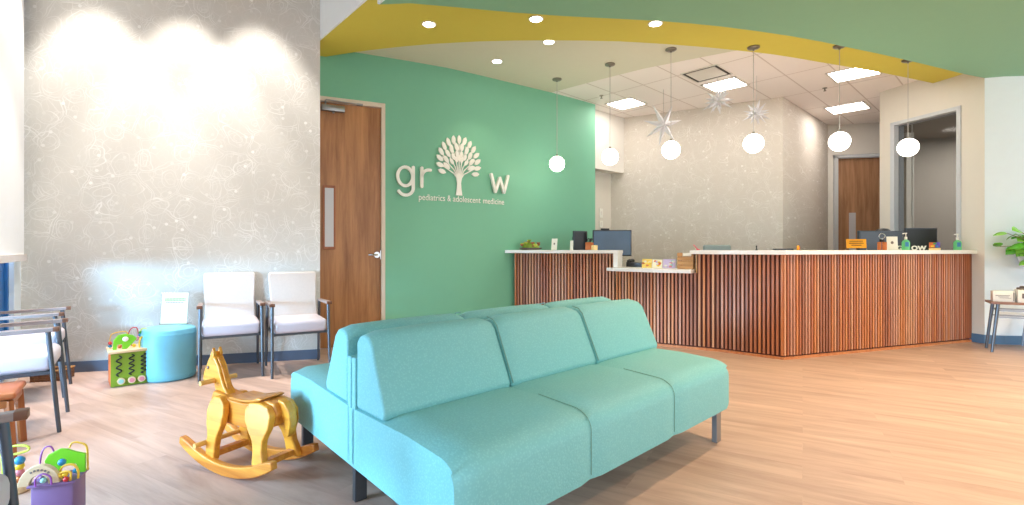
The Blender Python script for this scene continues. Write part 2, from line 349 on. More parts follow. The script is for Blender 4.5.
# curved green wall with the walnut door
GWp = [(320, 5.405), (356.4, 5.56), (388.6, 5.71), (418, 5.86), (447.2, 6.03), (479.5, 6.28), (514, 6.60), (533, 6.785), (552, 6.985), (573, 7.24), (595.2, 7.55)]
GW = [((x-512)/FPX*D, D) for x, D in GWp]
ang0 = math.atan2(GW[1][1]-GW[0][1], GW[1][0]-GW[0][0])
jam, aj = polyat(385.2, GW)                 # right outer jamb of the door
dl = Vector((math.cos(aj), math.sin(aj)))
def DW(s, o=0): return (jam.x-dl.x*s-dl.y*o*-1*-1, jam.y-dl.y*s+dl.x*o)
# s measured to the left of the jamb, o = away from the camera
b = MB()
G2 = [tuple(jam)]+[p for p in GW if p[0] > jam.x+.01]
b.wall(G2, 0, ZT+.02, .16)
b.prism([DW(0), DW(0, .16), DW(1.15, .16), DW(1.15)], 2.74, ZT+.02)
struct(b.build('wall_green', M['green'], smooth=20))
door = bpy.data.objects.new('door_1', None); C.objects.link(door); struct(door)
door.location = (jam.x, jam.y, 0); door.rotation_euler.z = aj
# local: -x along the wall to the left, +y away
b = MB(); b.box((-.022, .07, 1.37), (.045, .16, 2.74)); b.box((-1.02, .07, 1.37), (.045, .16, 2.74)); b.box((-.52, .07, 2.715), (1.0, .16, .05))
b.build('door_frame', M['frame'], door, smooth=0, bevel=.004)
b = MB(); b.box((-.52, .05, 1.345), (.95, .045, 2.68)); leafp = b.build('door_leaf', M['door'], door, smooth=0)
b = MB(); b.box((-.60, .02, 1.43), (.13, .02, .70)); b.build('lite_frame', M['oakleg'], leafp, smooth=0, bevel=.004)
b = MB(); b.box((-.60, .012, 1.43), (.09, .012, .64)); b.build('lite_glass', M['frost'], leafp, smooth=0)
b = MB(); b.tube((-.09, .03, 1.02), (-.09, .012, 1.02), .034, n=24); b.tube((-.09, .012, 1.02), (-.09, -.05, 1.02), .011); b.path([(-.09, -.045, 1.02), (-.15, -.045, 1.02), (-.19, -.03, 1.02)], .010); b.box((-.045, .02, 1.02), (.02, .02, .1))
b.build('door_handle', M['chrome'], leafp)
b = MB(); b.box((-.56, -.01, 2.615), (.24, .05, .065), bev=.008); b.tube((-.56, -.03, 2.58), (-.56, -.03, 2.56), .012); b.tube((-.64, -.01, 2.64), (-.64, -.01, 2.70), .01); b.bar((-.64, -.03, 2.70), (-.28, -.02, 2.69), .02, .008); b.box((-.28, -.01, 2.69), (.06, .03, .02))
b.build('door_closer', M['steel'], leafp)

# office behind the desk: side wall, papered back wall, corridor end with a second door
b = MB(); b.wall([(.3, 7.20), (1.671, 8.44)], 0, ZT, .1); struct(b.build('wall_office_left', M['offw'], smooth=0))
b = MB(); b.prism([(.95, 7.498), (1.865, 8.33), (1.671, 8.44), (.85, 7.70)], 2.35, ZT); struct(b.build('wall_office_bulkhead', M['white'], smooth=0))
b = MB(); b.prism([(1.671, 8.44), (3.89, 7.18), (5.56, 8.80), (5.50, 8.9), (1.7, 8.9)], 0, ZT); struct(b.build('wall_office_papered', M['wp2'], smooth=0))
DA, DB = (5.56, 8.80), (7.6, 8.3)
b = MB(); b.wall([DA, DB], 2.74, ZT, .15); b.wall([(5.56, 8.80), (5.64, 8.78)], 0, 2.74, .15); b.wall([(6.75, 8.509), (7.6, 8.3)], 0, 2.74, .15)
struct(b.build('wall_corridor_end', M['white'], smooth=0))
d2 = bpy.data.objects.new('door_2', None); C.objects.link(d2); struct(d2); a2 = math.atan2(-.5, 2.04); d2.location = (5.64, 8.78, 0); d2.rotation_euler.z = a2
b = MB(); b.box((.03, .03, 1.36), (.06, .18, 2.72)); b.box((1.1, .03, 1.36), (.06, .18, 2.72)); b.box((.565, .03, 2.7), (1.13, .18, .05)); b.build('door_frame', M['framew'], d2, smooth=0)
b = MB(); b.box((.565, .04, 1.335), (1.01, .045, 2.67)); lf = b.build('door_leaf', M['door2'], d2, smooth=0)
b = MB(); b.box((.30, .012, 1.36), (.10, .02, .72)); b.build('lite_glass', M['frost'], lf, smooth=0)

# window wall at the right, from behind the desk to the waiting-room corner
RW = [(5.13, 6.95), (5.385, 5.90), (5.43, 5.745)]
u = Vector((RW[1][0]-RW[0][0], RW[1][1]-RW[0][1])).normalized()
wl, wr = rayline(891, RW[0], RW[1]), rayline(961.3, RW[0], RW[1]) if 512+FPX*RW[1][0]/RW[1][1] > 961.3 else rayline(961.3, RW[0], RW[1])
nrm = Vector((-u.y, u.x))   # points away (to +X)
def RWp(p, o): return (p[0]+nrm.x*o, p[1]+nrm.y*o)
b = MB(); p0 = Vector(RW[0])-u*.02
b.prism([RWp(p0, 0), RWp(wl, 0), RWp(wl, .14), RWp(p0, .14)], 0, ZT); b.prism([RWp(wl, 0), RWp(wr, 0), RWp(wr, .14), RWp(wl, .14)], 2.8, ZT)
b.prism([RWp(wl, 0), RWp(wr, 0), RWp(wr, .14), RWp(wl, .14)], 0, .1)
b.prism([RWp(wr, 0), RW[1], RW[2], (RW[2][0]+.14, RW[2][1]+.05), RWp(RW[1], .14), RWp(wr, .14)], 0, ZT)
struct(b.build('wall_right_glazed', M['offw'], smooth=0))
w2 = bpy.data.objects.new('window_2', None); C.objects.link(w2); struct(w2)
def wb(bb, a, c, z0, z1, o0, o1): return bb.prism([RWp(a, o0), RWp(c, o0), RWp(c, o1), RWp(a, o1)], z0, z1)
b = MB(); wb(b, wl, wl+u*.055, .1, 2.8, -.015, .155); wb(b, wr-u*.045, wr, .1, 2.8, -.015, .155); wb(b, wl, wr, 2.755, 2.8, -.015, .155); wb(b, wl, wr, .1, .15, -.015, .155)
b.build('window_frame', M['framew'], w2, smooth=0)
b = MB(); wb(b, wl+u*.05, wr-u*.04, .14, 2.76, .06, .068); b.build('window_pane', M['glass'], w2, smooth=0)
# room seen through that window
b = MB(); b.prism([(6.5, 8.3), (9.6, 7.2), (9.7, 7.4), (6.6, 8.5)], 0, 2.9); b.prism([(5.27, 7.0), (5.37, 7.0), (6.6, 8.5), (6.5, 8.5)], 0, 2.9); b.prism([(9.4, 5.7), (9.5, 5.7), (9.7, 7.4), (9.5, 7.4)], 0, 2.9)
struct(b.build('wall_inner_room', M['taupe'], smooth=0))
b = MB(); b.prism([(5.31, 6.9), (5.5, 5.92), (9.6, 5.75), (9.7, 7.5), (6.6, 8.5), (5.33, 7.05)], 2.9, 2.95); struct(b.build('ceiling', M['taupe'], smooth=0))
q = Vector(((907-512)/FPX*7.4, 7.4)); b = MB(); b.box((q.x, q.y, 1.4), (.09, .09, 2.8)); b.box((q.x+.06, q.y-.02, 1.4), (.02, .05, 2.8)); struct(b.build('trim_1', M['offw'], smooth=0))
q = Vector(((912-512)/FPX*6.9, 6.9)); b = MB(); b.tube((q.x, q.y, .9), (q.x, q.y, 2.9), .006); b.tube((q.x, q.y, 1.55), (q.x, q.y, 1.75), .014); tag(b.build('blind_wand', M['paper']), 'white rod with a grip hanging behind the office window glass', 'blind wand')
# pale wall to the right of the corner
b = MB(); b.prism([(5.43, 5.745), (5.60, 5.69), (6.0, 5.66), (9.5, 5.4), (9.5, 5.7), (5.62, 5.85)], 0, ZT); struct(b.build('wall_right', M['coolw'], smooth=25))
b = MB(); P = [(5.385, 5.90), (5.43, 5.745), (5.60, 5.69), (6.0, 5.66), (9.5, 5.4)]; b.wall(P, 0, .1, -.012); struct(b.build('baseboard_right', M['base2'], smooth=0))

# ceilings
Bd = [(552.3, 92.3), (600, 79.6), (644, 68.6), (699.6, 57.6), (731.8, 51.4)]
BP = [tuple(onz(x, y, ZT)[:2]) for x, y in Bd]
bl = [(-1.93, 5.12), (-2.3, 8.2), (-.2, 8.2)]+BP+[(3.2, 5.1), (4.4, 4.6), (4.4, 3.6), (-.6, 4.0)]
b = MB(); b.prism(bl, ZT, ZT+.05); struct(b.build('ceiling_plaster', M['beige'], smooth=0))
b = MB(); b.prism([(-.2, 8.2)]+BP+[(3.2, 5.1), (4.4, 4.6), (9.8, 4.6), (9.8, 10), (-.2, 10)], ZT, ZT+.05); struct(b.build('ceiling_tiled', M['tiles'], smooth=0))
YE = [(320, 57.5), (356, 52), (378, 49.2), (400.3, 46.8), (432.5, 43.9), (479.4, 41.4), (513, 40.6), (547.6, 40.4), (583, 40.6), (619.4, 41.4), (645, 42.8), (670, 44.4), (710, 47.6), (750, 51.8), (771, 54.1), (795, 57.8), (817.9, 61.8), (848, 66.8), (879.4, 72.2), (908, 77.9), (934.7, 83.6)]
GE = [(367.5, .3), (410, 3.2), (460.6, 7.6), (510, 12.2), (562.6, 16), (620, 18.9), (660, 21), (690, 23.4), (720.4, 26.4), (755, 30.8), (791.5, 36.2), (822, 41.8), (852, 48.2), (880, 54), (908.8, 60.6), (938, 67.6), (965.7, 74.4), (984, 78)]
YP = [tuple(onz(x, y, ZY)[:2]) for x, y in YE]; GP = [tuple(onz(x, y, ZG)[:2]) for x, y in GE]
ld = Vector((.656, -.755)).normalized(); L0 = Vector((-1.916, 5.0))
far = [(7.6, 6.2), (9.6, 5.9), (9.6, -3.5), (L0.x+ld.x*11.2, -3.5)]
b = MB(); b.prism([(L0.x-ld.x*.02, L0.y-ld.y*.02)]+YP+[(5.55, 6.3), (5.6, 5.7), (9.6, 5.5), (9.6, -3.5), (L0.x+ld.x*11.2, L0.y+ld.y*11.2)], ZY, ZT-.005); struct(b.build('ceiling_yellow_band', M['yellow'], smooth=25))
g0 = L0+ld*((Vector(GP[0])-L0).dot(ld))
b = MB(); b.prism([tuple(g0)]+GP[1:]+[(9.6, 5.55), (9.6, -3.5), (L0.x+ld.x*11.2, L0.y+ld.y*11.2)], ZG, ZY-.002); struct(b.build('ceiling_green', M['green2'], smooth=25))
pn = Vector((ld.y, -ld.x))   # towards the high-ceiling side
if pn.x > 0: pn = -pn
def FS(t, o): return (L0.x+ld.x*t+pn.x*o, L0.y+ld.y*t+pn.y*o)
tg = (g0-L0).dot(ld)
b = MB(); b.prism([FS(-.3, .0), FS(11.2, .0), FS(11.2, .02), FS(-.3, .02)], ZY, ZH); b.prism([FS(tg, 0), FS(11.2, 0), FS(11.2, .02), FS(tg, .02)], ZG, ZY)
struct(b.build('wall_soffit_fascia', M['coolw'], smooth=0))
b = MB(); b.prism([(-5.5, 5.5), (-2.2, 5.6), FS(0, 0), FS(11.2, 0), (-6, -3.5)], ZH, ZH+.05); struct(b.build('ceiling_high', M['white'], smooth=0))

# ======================= LIGHT FITTINGS =================================================
def downlight(px, py, z, lab):
    p = onz(px, py, z)
    t = thing('recessed_downlight', lab, 'ceiling light', (p.x, p.y, z), 0, 'recessed downlights over the desk')
    b = MB(); b.lathe([(.052, 0), (.068, 0), (.068, -.006), (.054, -.006)], n=28); b.build('trim_ring', M['white'], t)
    b = MB(); b.lathe([(0.001, -.007), (.053, -.007), (.053, -.0085), (0.001, -.0085)], n=28); b.build('lens', M['can'], t)
    l = bpy.data.lights.new('downlight', 'SPOT'); l.energy = 22; l.spot_size = math.radians(95); l.spot_blend = .6; l.color = (1, .84, .64); l.shadow_soft_size = .05
    o = bpy.data.objects.new('ceiling_spot_beam', l); C.objects.link(o); o.location = (p.x, p.y, z-.02)
downlight(429, 24, ZY, 'round downlight at the left end of the yellow ceiling band')
downlight(536, 18.7, ZY, 'round downlight in the middle of the yellow band, above the tree sign')
downlight(655.4, 23.2, ZY, 'round downlight in the yellow band near the green edge, third from the sign')
downlight(549, 41.6, ZT, 'round downlight on the sage ceiling touching the yellow band edge')
downlight(497, 61, ZT, 'round downlight on the sage ceiling nearest the green wall')
def troffer(x, y, s, lab):
    t = thing('square_light_panel', lab, 'ceiling light', (x, y, ZT), math.radians(44), 'square light panels in the tiled ceiling')
    b = MB()
    for k in (-1, 1): b.box((k*(s/2-.012), 0, -.006), (.024, s, .012)); b.box((0, k*(s/2-.012), -.006), (s, .024, .012))
    b.build('panel_frame', M['white'], t, smooth=0)
    b = MB(); b.box((0, 0, -.004), (s-.05, s-.05, .006)); b.build('diffuser', M['troffer'], t, smooth=0)
troffer(1.71, 7.50, .46, 'glowing square panel in the ceiling beside the green wall end')
troffer(2.83, 6.64, .46, 'glowing square panel beside the dark air vent')
troffer(4.24, 6.20, .50, 'glowing square panel partly hidden by the yellow ceiling band')
troffer(5.18, 7.72, .52, 'glowing square panel above the corridor door')
t = thing('air_vent', 'square ceiling vent with a dark slot edge above the desk', 'vent', (2.42, 6.22, ZT), math.radians(44))
b = MB(); b.box((0, 0, -.003), (.44, .44, .006)); b.build('slot', M['ventd'], t, smooth=0)
b = MB(); b.box((0, 0, -.008), (.36, .36, .008)); b.build('face_plate', M['white'], t, smooth=0)
b = MB()
for k in (-1, 1): b.box((k*.225, 0, -.006), (.012, .46, .012)); b.box((0, k*.225, -.006), (.46, .012, .012))
b.build('vent_frame', M['white'], t, smooth=0)
for px, py, lab in ((601.4, 95.5, 'small dark sprinkler head near the end of the green wall'), (824.8, 88, 'small sprinkler head between the two right light panels')):
    p = onz(px, py, ZT); b = MB(); b.lathe([(.03, 0), (.03, -.006), (.01, -.008), (.008, -.035), (.018, -.037), (.018, -.042), (.004, -.043)], n=16)
    tag(b.build('sprinkler_head', M['canopy'], loc=(p.x, p.y, ZT)), lab, 'sprinkler', 'ceiling sprinklers')
    # lathe ends closed
def pendant(px, py, z, gx, gy, lab):
    p = onz(px, py, z); gz = zz(gy, p.y)
    t = thing('globe_pendant', lab, 'pendant light', (p.x, p.y, z), 0, 'white globe pendants over the desk')
    b = MB(); b.lathe([(.06, 0), (.06, -.012), (.045, -.022), (.012, -.026), (.008, -.04)], n=24); b.build('canopy', M['canopy'], t)
    b = MB(); b.tube((0, 0, -.03), (0, 0, gz+.1-z), .0035, n=6); b.build('cord', M['cord'], t)
    b = MB(); b.ball((0, 0, gz-z), .098, 32, 20); b.build('globe', M['globe'], t)
    b = MB(); b.tube((0, 0, gz+.095-z), (0, 0, gz+.12-z), .014); b.build('cap', M['canopy'], t)
pendant(557, 79, ZT, 557, 164, 'globe pendant hanging in front of the green wall, leftmost of the row')
pendant(610, 64, ZT, 610, 157, 'globe pendant in front of the white bulkhead, second from the green wall')
pendant(671, 49, ZT, 671, 150, 'globe pendant just under the large paper star')
pendant(753.5, 47, ZY, 753.5, 143.5, 'globe pendant below the smallest star, hung from the yellow band')
pendant(839.5, 45.8, ZY, 839.5, 141.5, 'globe pendant above the corridor door')
pendant(908, 59.8, ZY, 908, 147.5, 'globe pendant in front of the office window, rightmost of the row')
def spike_star(px, py, D, r, n, topy, lab, seed):
    c = at(px, py, D); rnd = random.Random(seed)
    t = thing('paper_star', lab, 'star decoration', (c.x, c.y, c.z), 0, 'white paper stars hung over the desk')
    b = MB()
    for k in range(n):
        ph = math.acos(1-2*(k+.5)/n); th = PI*(1+5**.5)*k+rnd.random()
        d = Vector((math.cos(th)*math.sin(ph), math.sin(th)*math.sin(ph), math.cos(ph)))
        b.tube(d*r*.12, d*r*rnd.uniform(.8, 1.1), r*.17, .001, n=4, cap=False)
    b.ball((0, 0, 0), r*.2, 8, 6); b.build('star_body', M['star'], t, smooth=0)
    b = MB(); b.tube((0, 0, r*.3), (0, 0, ZT-c.z), .002, n=5); b.build('string', M['cord'], t)
c = at(663.5, 125, 6.84)
t = thing('paper_star', 'largest white paper star with seven broad points, hanging left of the others', 'star decoration', (c.x, c.y, c.z), 0, 'white paper stars hung over the desk')
b = MB(); R1 = .30
for k, (a_, rr) in enumerate(((15, .86), (65, .98), (118, 1.05), (168, .95), (215, .98), (258, 1.0), (305, .9))):
    a_ = math.radians(a_+rnd_ if False else a_); w = math.radians(24)
    tip = Vector((math.cos(a_)*R1*rr, 0, math.sin(a_)*R1*rr)); e1 = Vector((math.cos(a_-w)*R1*.3, 0, math.sin(a_-w)*R1*.3)); e2 = Vector((math.cos(a_+w)*R1*.3, 0, math.sin(a_+w)*R1*.3))
    for s_ in (-1, 1):
        m0 = Vector((0, s_*.055, 0)); vs = [b.bm.verts.new(x) for x in (m0, e1, tip, e2)]
        b.bm.faces.new((vs[0], vs[1], vs[2])); b.bm.faces.new((vs[0], vs[2], vs[3]))
b.build('star_body', M['star'], t, smooth=0)
b = MB(); b.tube((0, 0, .05), (0, 0, ZT-c.z), .003, n=5); b.build('string', M['cord'], t)
spike_star(717.5, 101, 6.31, .19, 22, 76, 'spiky white paper star hanging below the air vent', 3)
spike_star(756.5, 113.5, 6.3, .17, 22, 76, 'spiky white paper star just above a glowing globe', 5)

# wall-wash spots for the papered wall (recessed in the high ceiling)
for px in (96, 184.5, 257):
    p = rayline(px, WC, WR); q = p+nn*.50
    l = bpy.data.lights.new('wash', 'SPOT'); l.energy = 215; l.spot_size = math.radians(58); l.spot_blend = .42; l.color = (1, .93, .86); l.shadow_soft_size = .03
    o = bpy.data.objects.new('wall_wash_beam', l); C.objects.link(o); o.location = (q.x, q.y, ZH-.03)
    o.rotation_euler = Vector((0, 0, -1)).to_track_quat('-Z', 'Y').to_euler()

# ======================= WALL SIGN ======================================================
GWs = GW
sg = bpy.data.objects.new('wall_sign', None); C.objects.link(sg)
p, a = polyat(450, GWs); sg.location = (p.x, p.y, 1.8)
tag(sg, 'raised white lettering and leafy tree emblem on the green wall', 'sign')
bpy.context.view_layer.update(); SGI = Matrix.Translation(-Vector(sg.location))
def on_wall(px, z, out=.02):
    p, a = polyat(px, GWs); n = Vector((math.sin(a), -math.cos(a))); return Vector((p.x+n.x*out, p.y+n.y*out, z)), a
def glyph(strokes, px, sz=1.0):
    """letter built from flat strokes (lists of points in metres above the baseline)"""
    p, a = on_wall(px, 1.797, .030)
    b = MB(); w_ = .036
    for st in strokes:
        for (x0, z0), (x1, z1) in zip(st, st[1:]):
            b.bar((x0, 0, z0), (x1, 0, z1), .034, w_, up=(0, 1, 0))
        for x, z in st: b.tube((x, -.017, z), (x, .017, z), w_/2, n=14)
    o = b.build('letter', M['logo'], None, smooth=0); o.location = SGI @ p; o.rotation_euler = (0, 0, a); o.parent = sg
def arc_(cx, cz, rx, rz_, a0, a1, n=14): return [(cx+rx*math.cos(math.radians(a0+(a1-a0)*k/n)), cz+rz_*math.sin(math.radians(a0+(a1-a0)*k/n))) for k in range(n+1)]
glyph([arc_(-.015, .125, .088, .108, 0, 360, 26), [(.078, .235), (.078, .0)]+arc_(-.012, -.005, .09, .085, 0, -150, 12)], 405.8)
glyph([[(-.05, .018), (-.05, .235)], arc_(.035, .13, .085, .088, 180, 78, 8)], 425)
glyph([[(-.13, .235), (-.068, .02), (0, .20), (.068, .02), (.13, .235)]], 498.2)
# tree emblem: trunk, branches and leaves cut from one flat board
p, a = on_wall(458.5, 1.76, .012)
b = MB(); S = .57/1.0
def flat_leaf(bb, x, z, ang, ln, wd_, y=0):
    pts = []
    for k in range(12):
        tt = k/12*2*PI; pts.append((math.cos(tt)*ln/2, math.sin(tt)*wd_/2*(1 if abs(math.cos(tt)) < .8 else .55)))
    ca, sa = math.cos(ang), math.sin(ang); bb.side([(x+ca*px_-sa*pz_, z+sa*px_+ca*pz_) for px_, pz_ in pts], y-.009, y+.009)
b.side([(-.045, -.02), (.045, -.02), (.032, .05), (.026, .13), (.04, .2), (-.04, .2), (-.026, .13), (-.032, .05)], -.009, .009)
for n_, f, a0, a1 in ((15, 1.0, -28, 208), (10, .68, -18, 198), (6, .38, 0, 180), (3, .18, 40, 140)):
    for k in range(n_):
        an = math.radians(a0+(a1-a0)*k/(n_-1)); cx, cz = .265*f*math.cos(an), .385+.275*f*math.sin(an)
        la = math.atan2(cz-.22, cx)+random.uniform(-.18, .18)
        flat_leaf(b, cx, cz, la, .112 if f > .5 else .09, .054 if f > .5 else .044)
for k in range(9):
    an = math.radians(-12+25.5*k); x1, z1 = .235*math.cos(an), .375+.235*math.sin(an)
    x0, z0 = .3*x1, .18+(z1-.18)*.42
    b.bar((0, 0, .15+.01*abs(4-k)*0), (x0, 0, z0), .012, .014, up=(0, 1, 0)); b.bar((x0, 0, z0), (x1, 0, z1), .012, .010, up=(0, 1, 0))
o = b.build('tree_emblem', M['logo'], sg, smooth=0); o.location = SGI @ p; o.rotation_euler = (0, 0, a); o.scale = (.98, 1, 1.0)
for body, xa, xb in (('pediatrics', 418.8, 445), ('&', 447.2, 450.6), ('adolescent', 453, 480.5), ('medicine', 483, 503.8)):
    p, a = on_wall((xa+xb)/2, 1.662, .006); wd_ = (polyat(xb, GWs)[0]-polyat(xa, GWs)[0]).length
    o = textmesh(body, .105, M['logo'], None, 'tagline', ext=.003, bold=0, loc=SGI @ p, rot=(PI/2, 0, a)); bb = [v.co.x for v in o.data.vertices]
    o.scale = (wd_/(max(bb)-min(bb)), 1, 1); o.parent = sg

# ======================= RECEPTION DESK =================================================
S0, S1, S2, S3, S4, S5, S6 = (.025, 6.50), (1.23, 5.98), (1.615, 5.607), (1.995, 5.392), (2.196, 5.279), (2.656, 4.882), (5.40, 5.862)
def slats(parent, P, z0, z1, skip=()):
    b = MB(); bk = MB(); bk.wall(offset(P, .022), z0, z1, .02); bk.build('backing_panel', M['dark'], parent, smooth=0)
    for a_, c_ in zip(P, P[1:]):
        a_, c_ = Vector(a_), Vector(c_); d = (c_-a_); L = d.length; d.normalize(); n = int(L/.0395); n_ = Vector((-d.y, d.x)); rz = math.atan2(d.y, d.x)
        for k in range(n):
            s = (k+.5)*L/n; q = a_+d*s+n_*.015; b.mi = random.choice((0, 0, 1, 1, 2, 2, 3, 4))
            b.box((q.x, q.y, (z0+z1)/2+.01), (.0205, .024, z1-z0-.02), rz=rz)
    b.build('slat_panel', SLAT, parent, smooth=0)
    b = MB(); b.wall(P, 0, z0+.005, .03); b.build('base_rail', SLAT[0], parent, smooth=0)
ORG = Vector((0, 0, 0))
def desk(lab, name='reception_desk'):
    return thing(name, lab, 'reception desk', (0, 0, 0), 0, 'slatted reception desk sections')
# left tall section
t = desk('tall slatted reception desk section butting against the green wall')
slats(t, [S0, S1], .02, 1.03)
fo = offset([(-.075, 6.545), (1.275, 5.963)], -.05); bo = offset([(-.075, 6.545), (1.275, 5.963)], .26)
b = MB(); b.prism([fo[0], fo[1], bo[1], (bo[0][0]+.0, bo[0][1]-.13)], 1.033, 1.073); b.build('countertop', M['counter'], t, smooth=0, bevel=.004)
e = Vector(S1); d_ = (Vector(S1)-Vector(S0)).normalized(); n_ = Vector((-d_.y, d_.x))
b = MB(); b.prism([tuple(e-n_*.03-d_*.012), tuple(e-n_*.03+d_*.04), tuple(e+n_*.26+d_*.04), tuple(e+n_*.26-d_*.012)], .868, 1.035); b.build('end_panel', M['counter'], t, smooth=0)
b = MB(); b.prism([tuple(Vector(S0)+n_*.04+d_*.12), tuple(e+n_*.04), tuple(e+n_*.8), tuple(Vector(S0)+n_*.55+d_*.75)], .71, .74); b.build('work_surface', M['counter'], t, smooth=0)
b = MB(); b.prism([tuple(e+n_*.06-d_*.05), tuple(e+n_*.06), tuple(e+n_*.72), tuple(e+n_*.72-d_*.05)], 0, .71); b.build('side_panel', M['counter'], t, smooth=0)
# low section
t = desk('lower slatted desk section with a wheelchair-height white top')
slats(t, [(S1[0]+.002, S1[1]-.002), S2, S3], .02, .825)
f1 = rayline(606.3, offset([S1, S2], -.10)[0], offset([S1, S2], -.10)[1]); of = offset([S1, S2, S3], -.10); ob = offset([S1, S2, S3], .42)
f2 = rayline(691, of[1], of[2])
b = MB(); b.prism([tuple(f1), of[1], tuple(f2), (S3[0]-.035, S3[1]+.012), ob[2], ob[1], (ob[0][0]+.05, ob[0][1]-.02)], .825, .865); b.build('countertop', M['counter'], t, smooth=0, bevel=.004)
b = MB(); b.prism([tuple(Vector(S2)+Vector((.3, .26))), tuple(Vector(S2)+Vector((.36, .22))), tuple(Vector(S2)+Vector((.56, .5))), tuple(Vector(S2)+Vector((.5, .54)))], 0, .825); b.build('side_panel', M['crate'], t, smooth=0)
# main section
t = desk('long tall slatted desk section with the projecting corner')
slats(t, [S3, S4, S5, S6], .02, 1.028)
P = [S3, S4, S5, S6]; of = offset(P, -.05); ob = offset(P, .30)
f1 = rayline(689.5, of[0], of[1]); f1b = f1+Vector((.18, .30)); e2 = rayline(977.8, of[2], of[3])
b = MB(); b.prism([tuple(f1), of[1], of[2], tuple(e2), (5.415, 5.83), (5.385, 5.895), (5.36, 6.0), ob[3] if ob[3][0] < 5.3 else (5.28, 6.14), ob[2], ob[1], tuple(f1b)], 1.03, 1.073); b.build('countertop', M['counter'], t, smooth=0, bevel=.004)
w1 = offset(P, .06); w2_ = offset(P, .78)
b = MB(); b.prism([w1[2], (w1[3][0]-.12, w1[3][1]-.03), (5.08, 6.42), w2_[2]], .71, .74); b.prism([w1[1], (w1[2][0]-.001, w1[2][1]), (w2_[2][0]-.001, w2_[2][1]), w2_[1]], .71, .74); b.build('work_surface', M['counter'], t, smooth=0)
q = Vector(w2_[2])
for x_, y_ in ((q.x, q.y-.06), (4.95, 6.30)):
    b = MB(); b.box((x_, y_, .355), (.05, .05, .71)); b.build('support_post', M['charcoal'], t, smooth=0)
q = Vector(S3); b = MB(); b.prism([tuple(q+Vector((.0, .03))), tuple(q+Vector((.03, .015))), tuple(q+Vector((.21, .31))), tuple(q+Vector((.18, .33)))], 0, 1.03); b.build('end_panel', M['crate'], t, smooth=0)

# ---------- things on the left counter ----------
TOP = 1.073
LC = offset([(-.075, 6.545), (1.275, 5.963)], .1); aL = math.atan2(LC[1][1]-LC[0][1], LC[1][0]-LC[0][0])
def onL(px, o=.1): Q = offset([(-.075, 6.545), (1.275, 5.963)], o); p = rayline(px, Q[0], Q[1]); return p
MC = [S3, S4, S5, S6]
def onM(px, o=.12): Q = offset([S5, S6], o); return rayline(px, Q[0], Q[1])
aM = math.atan2(S6[1]-S5[1], S6[0]-S5[0])
p = onL(530.5); t = thing('succulent_planter', 'oval grey-brown planter full of green and red succulents on the left counter', 'plant', (p.x, p.y, TOP), aL)
b = MB(); b.lathe([(.10, 0), (.14, .012), (.165, .03), (.155, .03), (.13, .02)], n=28); o = b.build('tray', M['bowl'], t); o.scale = (1, .5, 1)
rnd = random.Random(4); b = MB()
for k in range(34):
    x, y = rnd.uniform(-.125, .125), rnd.uniform(-.05, .05); z = .03+.085*(1-(x/.16)**2)*rnd.uniform(.1, 1); b.mi = rnd.randrange(3)
    for j in range(7):
        th = j*2.4; d = Vector((math.cos(th), math.sin(th), .8)).normalized(); b.tube((x, y, z), Vector((x, y, z))+d*.032, .014, .003, n=5)
b.mi = 0; b.ball((0, 0, .02), .13, 16, 8, (.95, .42, .62)); b.build('succulents', [M['succ'], M['succ2'], M['succ3']], t)
def lean_card(px, py0, py1, w, lab, o=.1, on=onL, ang=aL, tilt=.2, cat='sign', mm='paper', name='counter_card', roll=0, mark=None):
    p = on(px, o); h = zz(py0, p.y)-zz(py1, p.y)
    t = thing(name, lab, cat, (p.x, p.y, TOP), ang)
    R = Matrix.Rotation(-tilt, 3, 'X')
    b = MB(); b.box((0, h/2*math.sin(tilt), h/2), (w, .004, h/math.cos(tilt)), rot=R); b.build('card', M[mm], t, smooth=0)
    b = MB(); b.box((0, .02, .005), (w*.95, .05, .008)); b.build('stand', M['acr'], t, smooth=0)
    if mark: mark(t, w, h, tilt)
    return t
def leafmark(t, w, h, tilt):
    b = MB(); b.mi = 0; R = Matrix.Rotation(-tilt, 3, 'X')
    c_ = Vector((0, h*.55*math.sin(tilt)*1.0-.004, h*.55)); b.ball(c_, w*.14, 10, 6, (1, .12, 1.2)); b.box(c_-Vector((0, 0, w*.2)), (w*.04, .003, w*.2)); b.build('printed_mark', M['bead'], t)
lean_card(554, 237.5, 249, .075, 'narrow white card leaning on the left counter beside the succulents', mark=leafmark)
lean_card(571.5, 239.5, 249, .04, 'small white card beside the black monitor on the left counter', tilt=.12)
p = onL(589.5); t = thing('pen_cup', 'copper square cup with pens on the left counter', 'pen cup', (p.x, p.y, TOP), aL)
b = MB(); b.box((0, 0, .048), (.085, .085, .092), bev=.004); b.box((0, 0, .094), (.07, .07, .004)); b.build('cup', M['copper'], t)
b = MB()
for k in range(7): b.tube((random.uniform(-.02, .02), random.uniform(-.02, .02), .09), (random.uniform(-.035, .035), random.uniform(-.03, .03), .13+random.random()*.02), .005)
b.build('pens', M['black'], t)
p = onL(594.5, .03); b = MB(); b.lathe([(.034, 0), (.038, .004), (.038, .056), (.03, .06), (.03, .052), (.006, .052)], n=24)
t = tag(b.build('votive_candle', M['candle'], loc=(p.x, p.y, TOP)), 'squat cream candle jar beside the copper cup', 'candle')
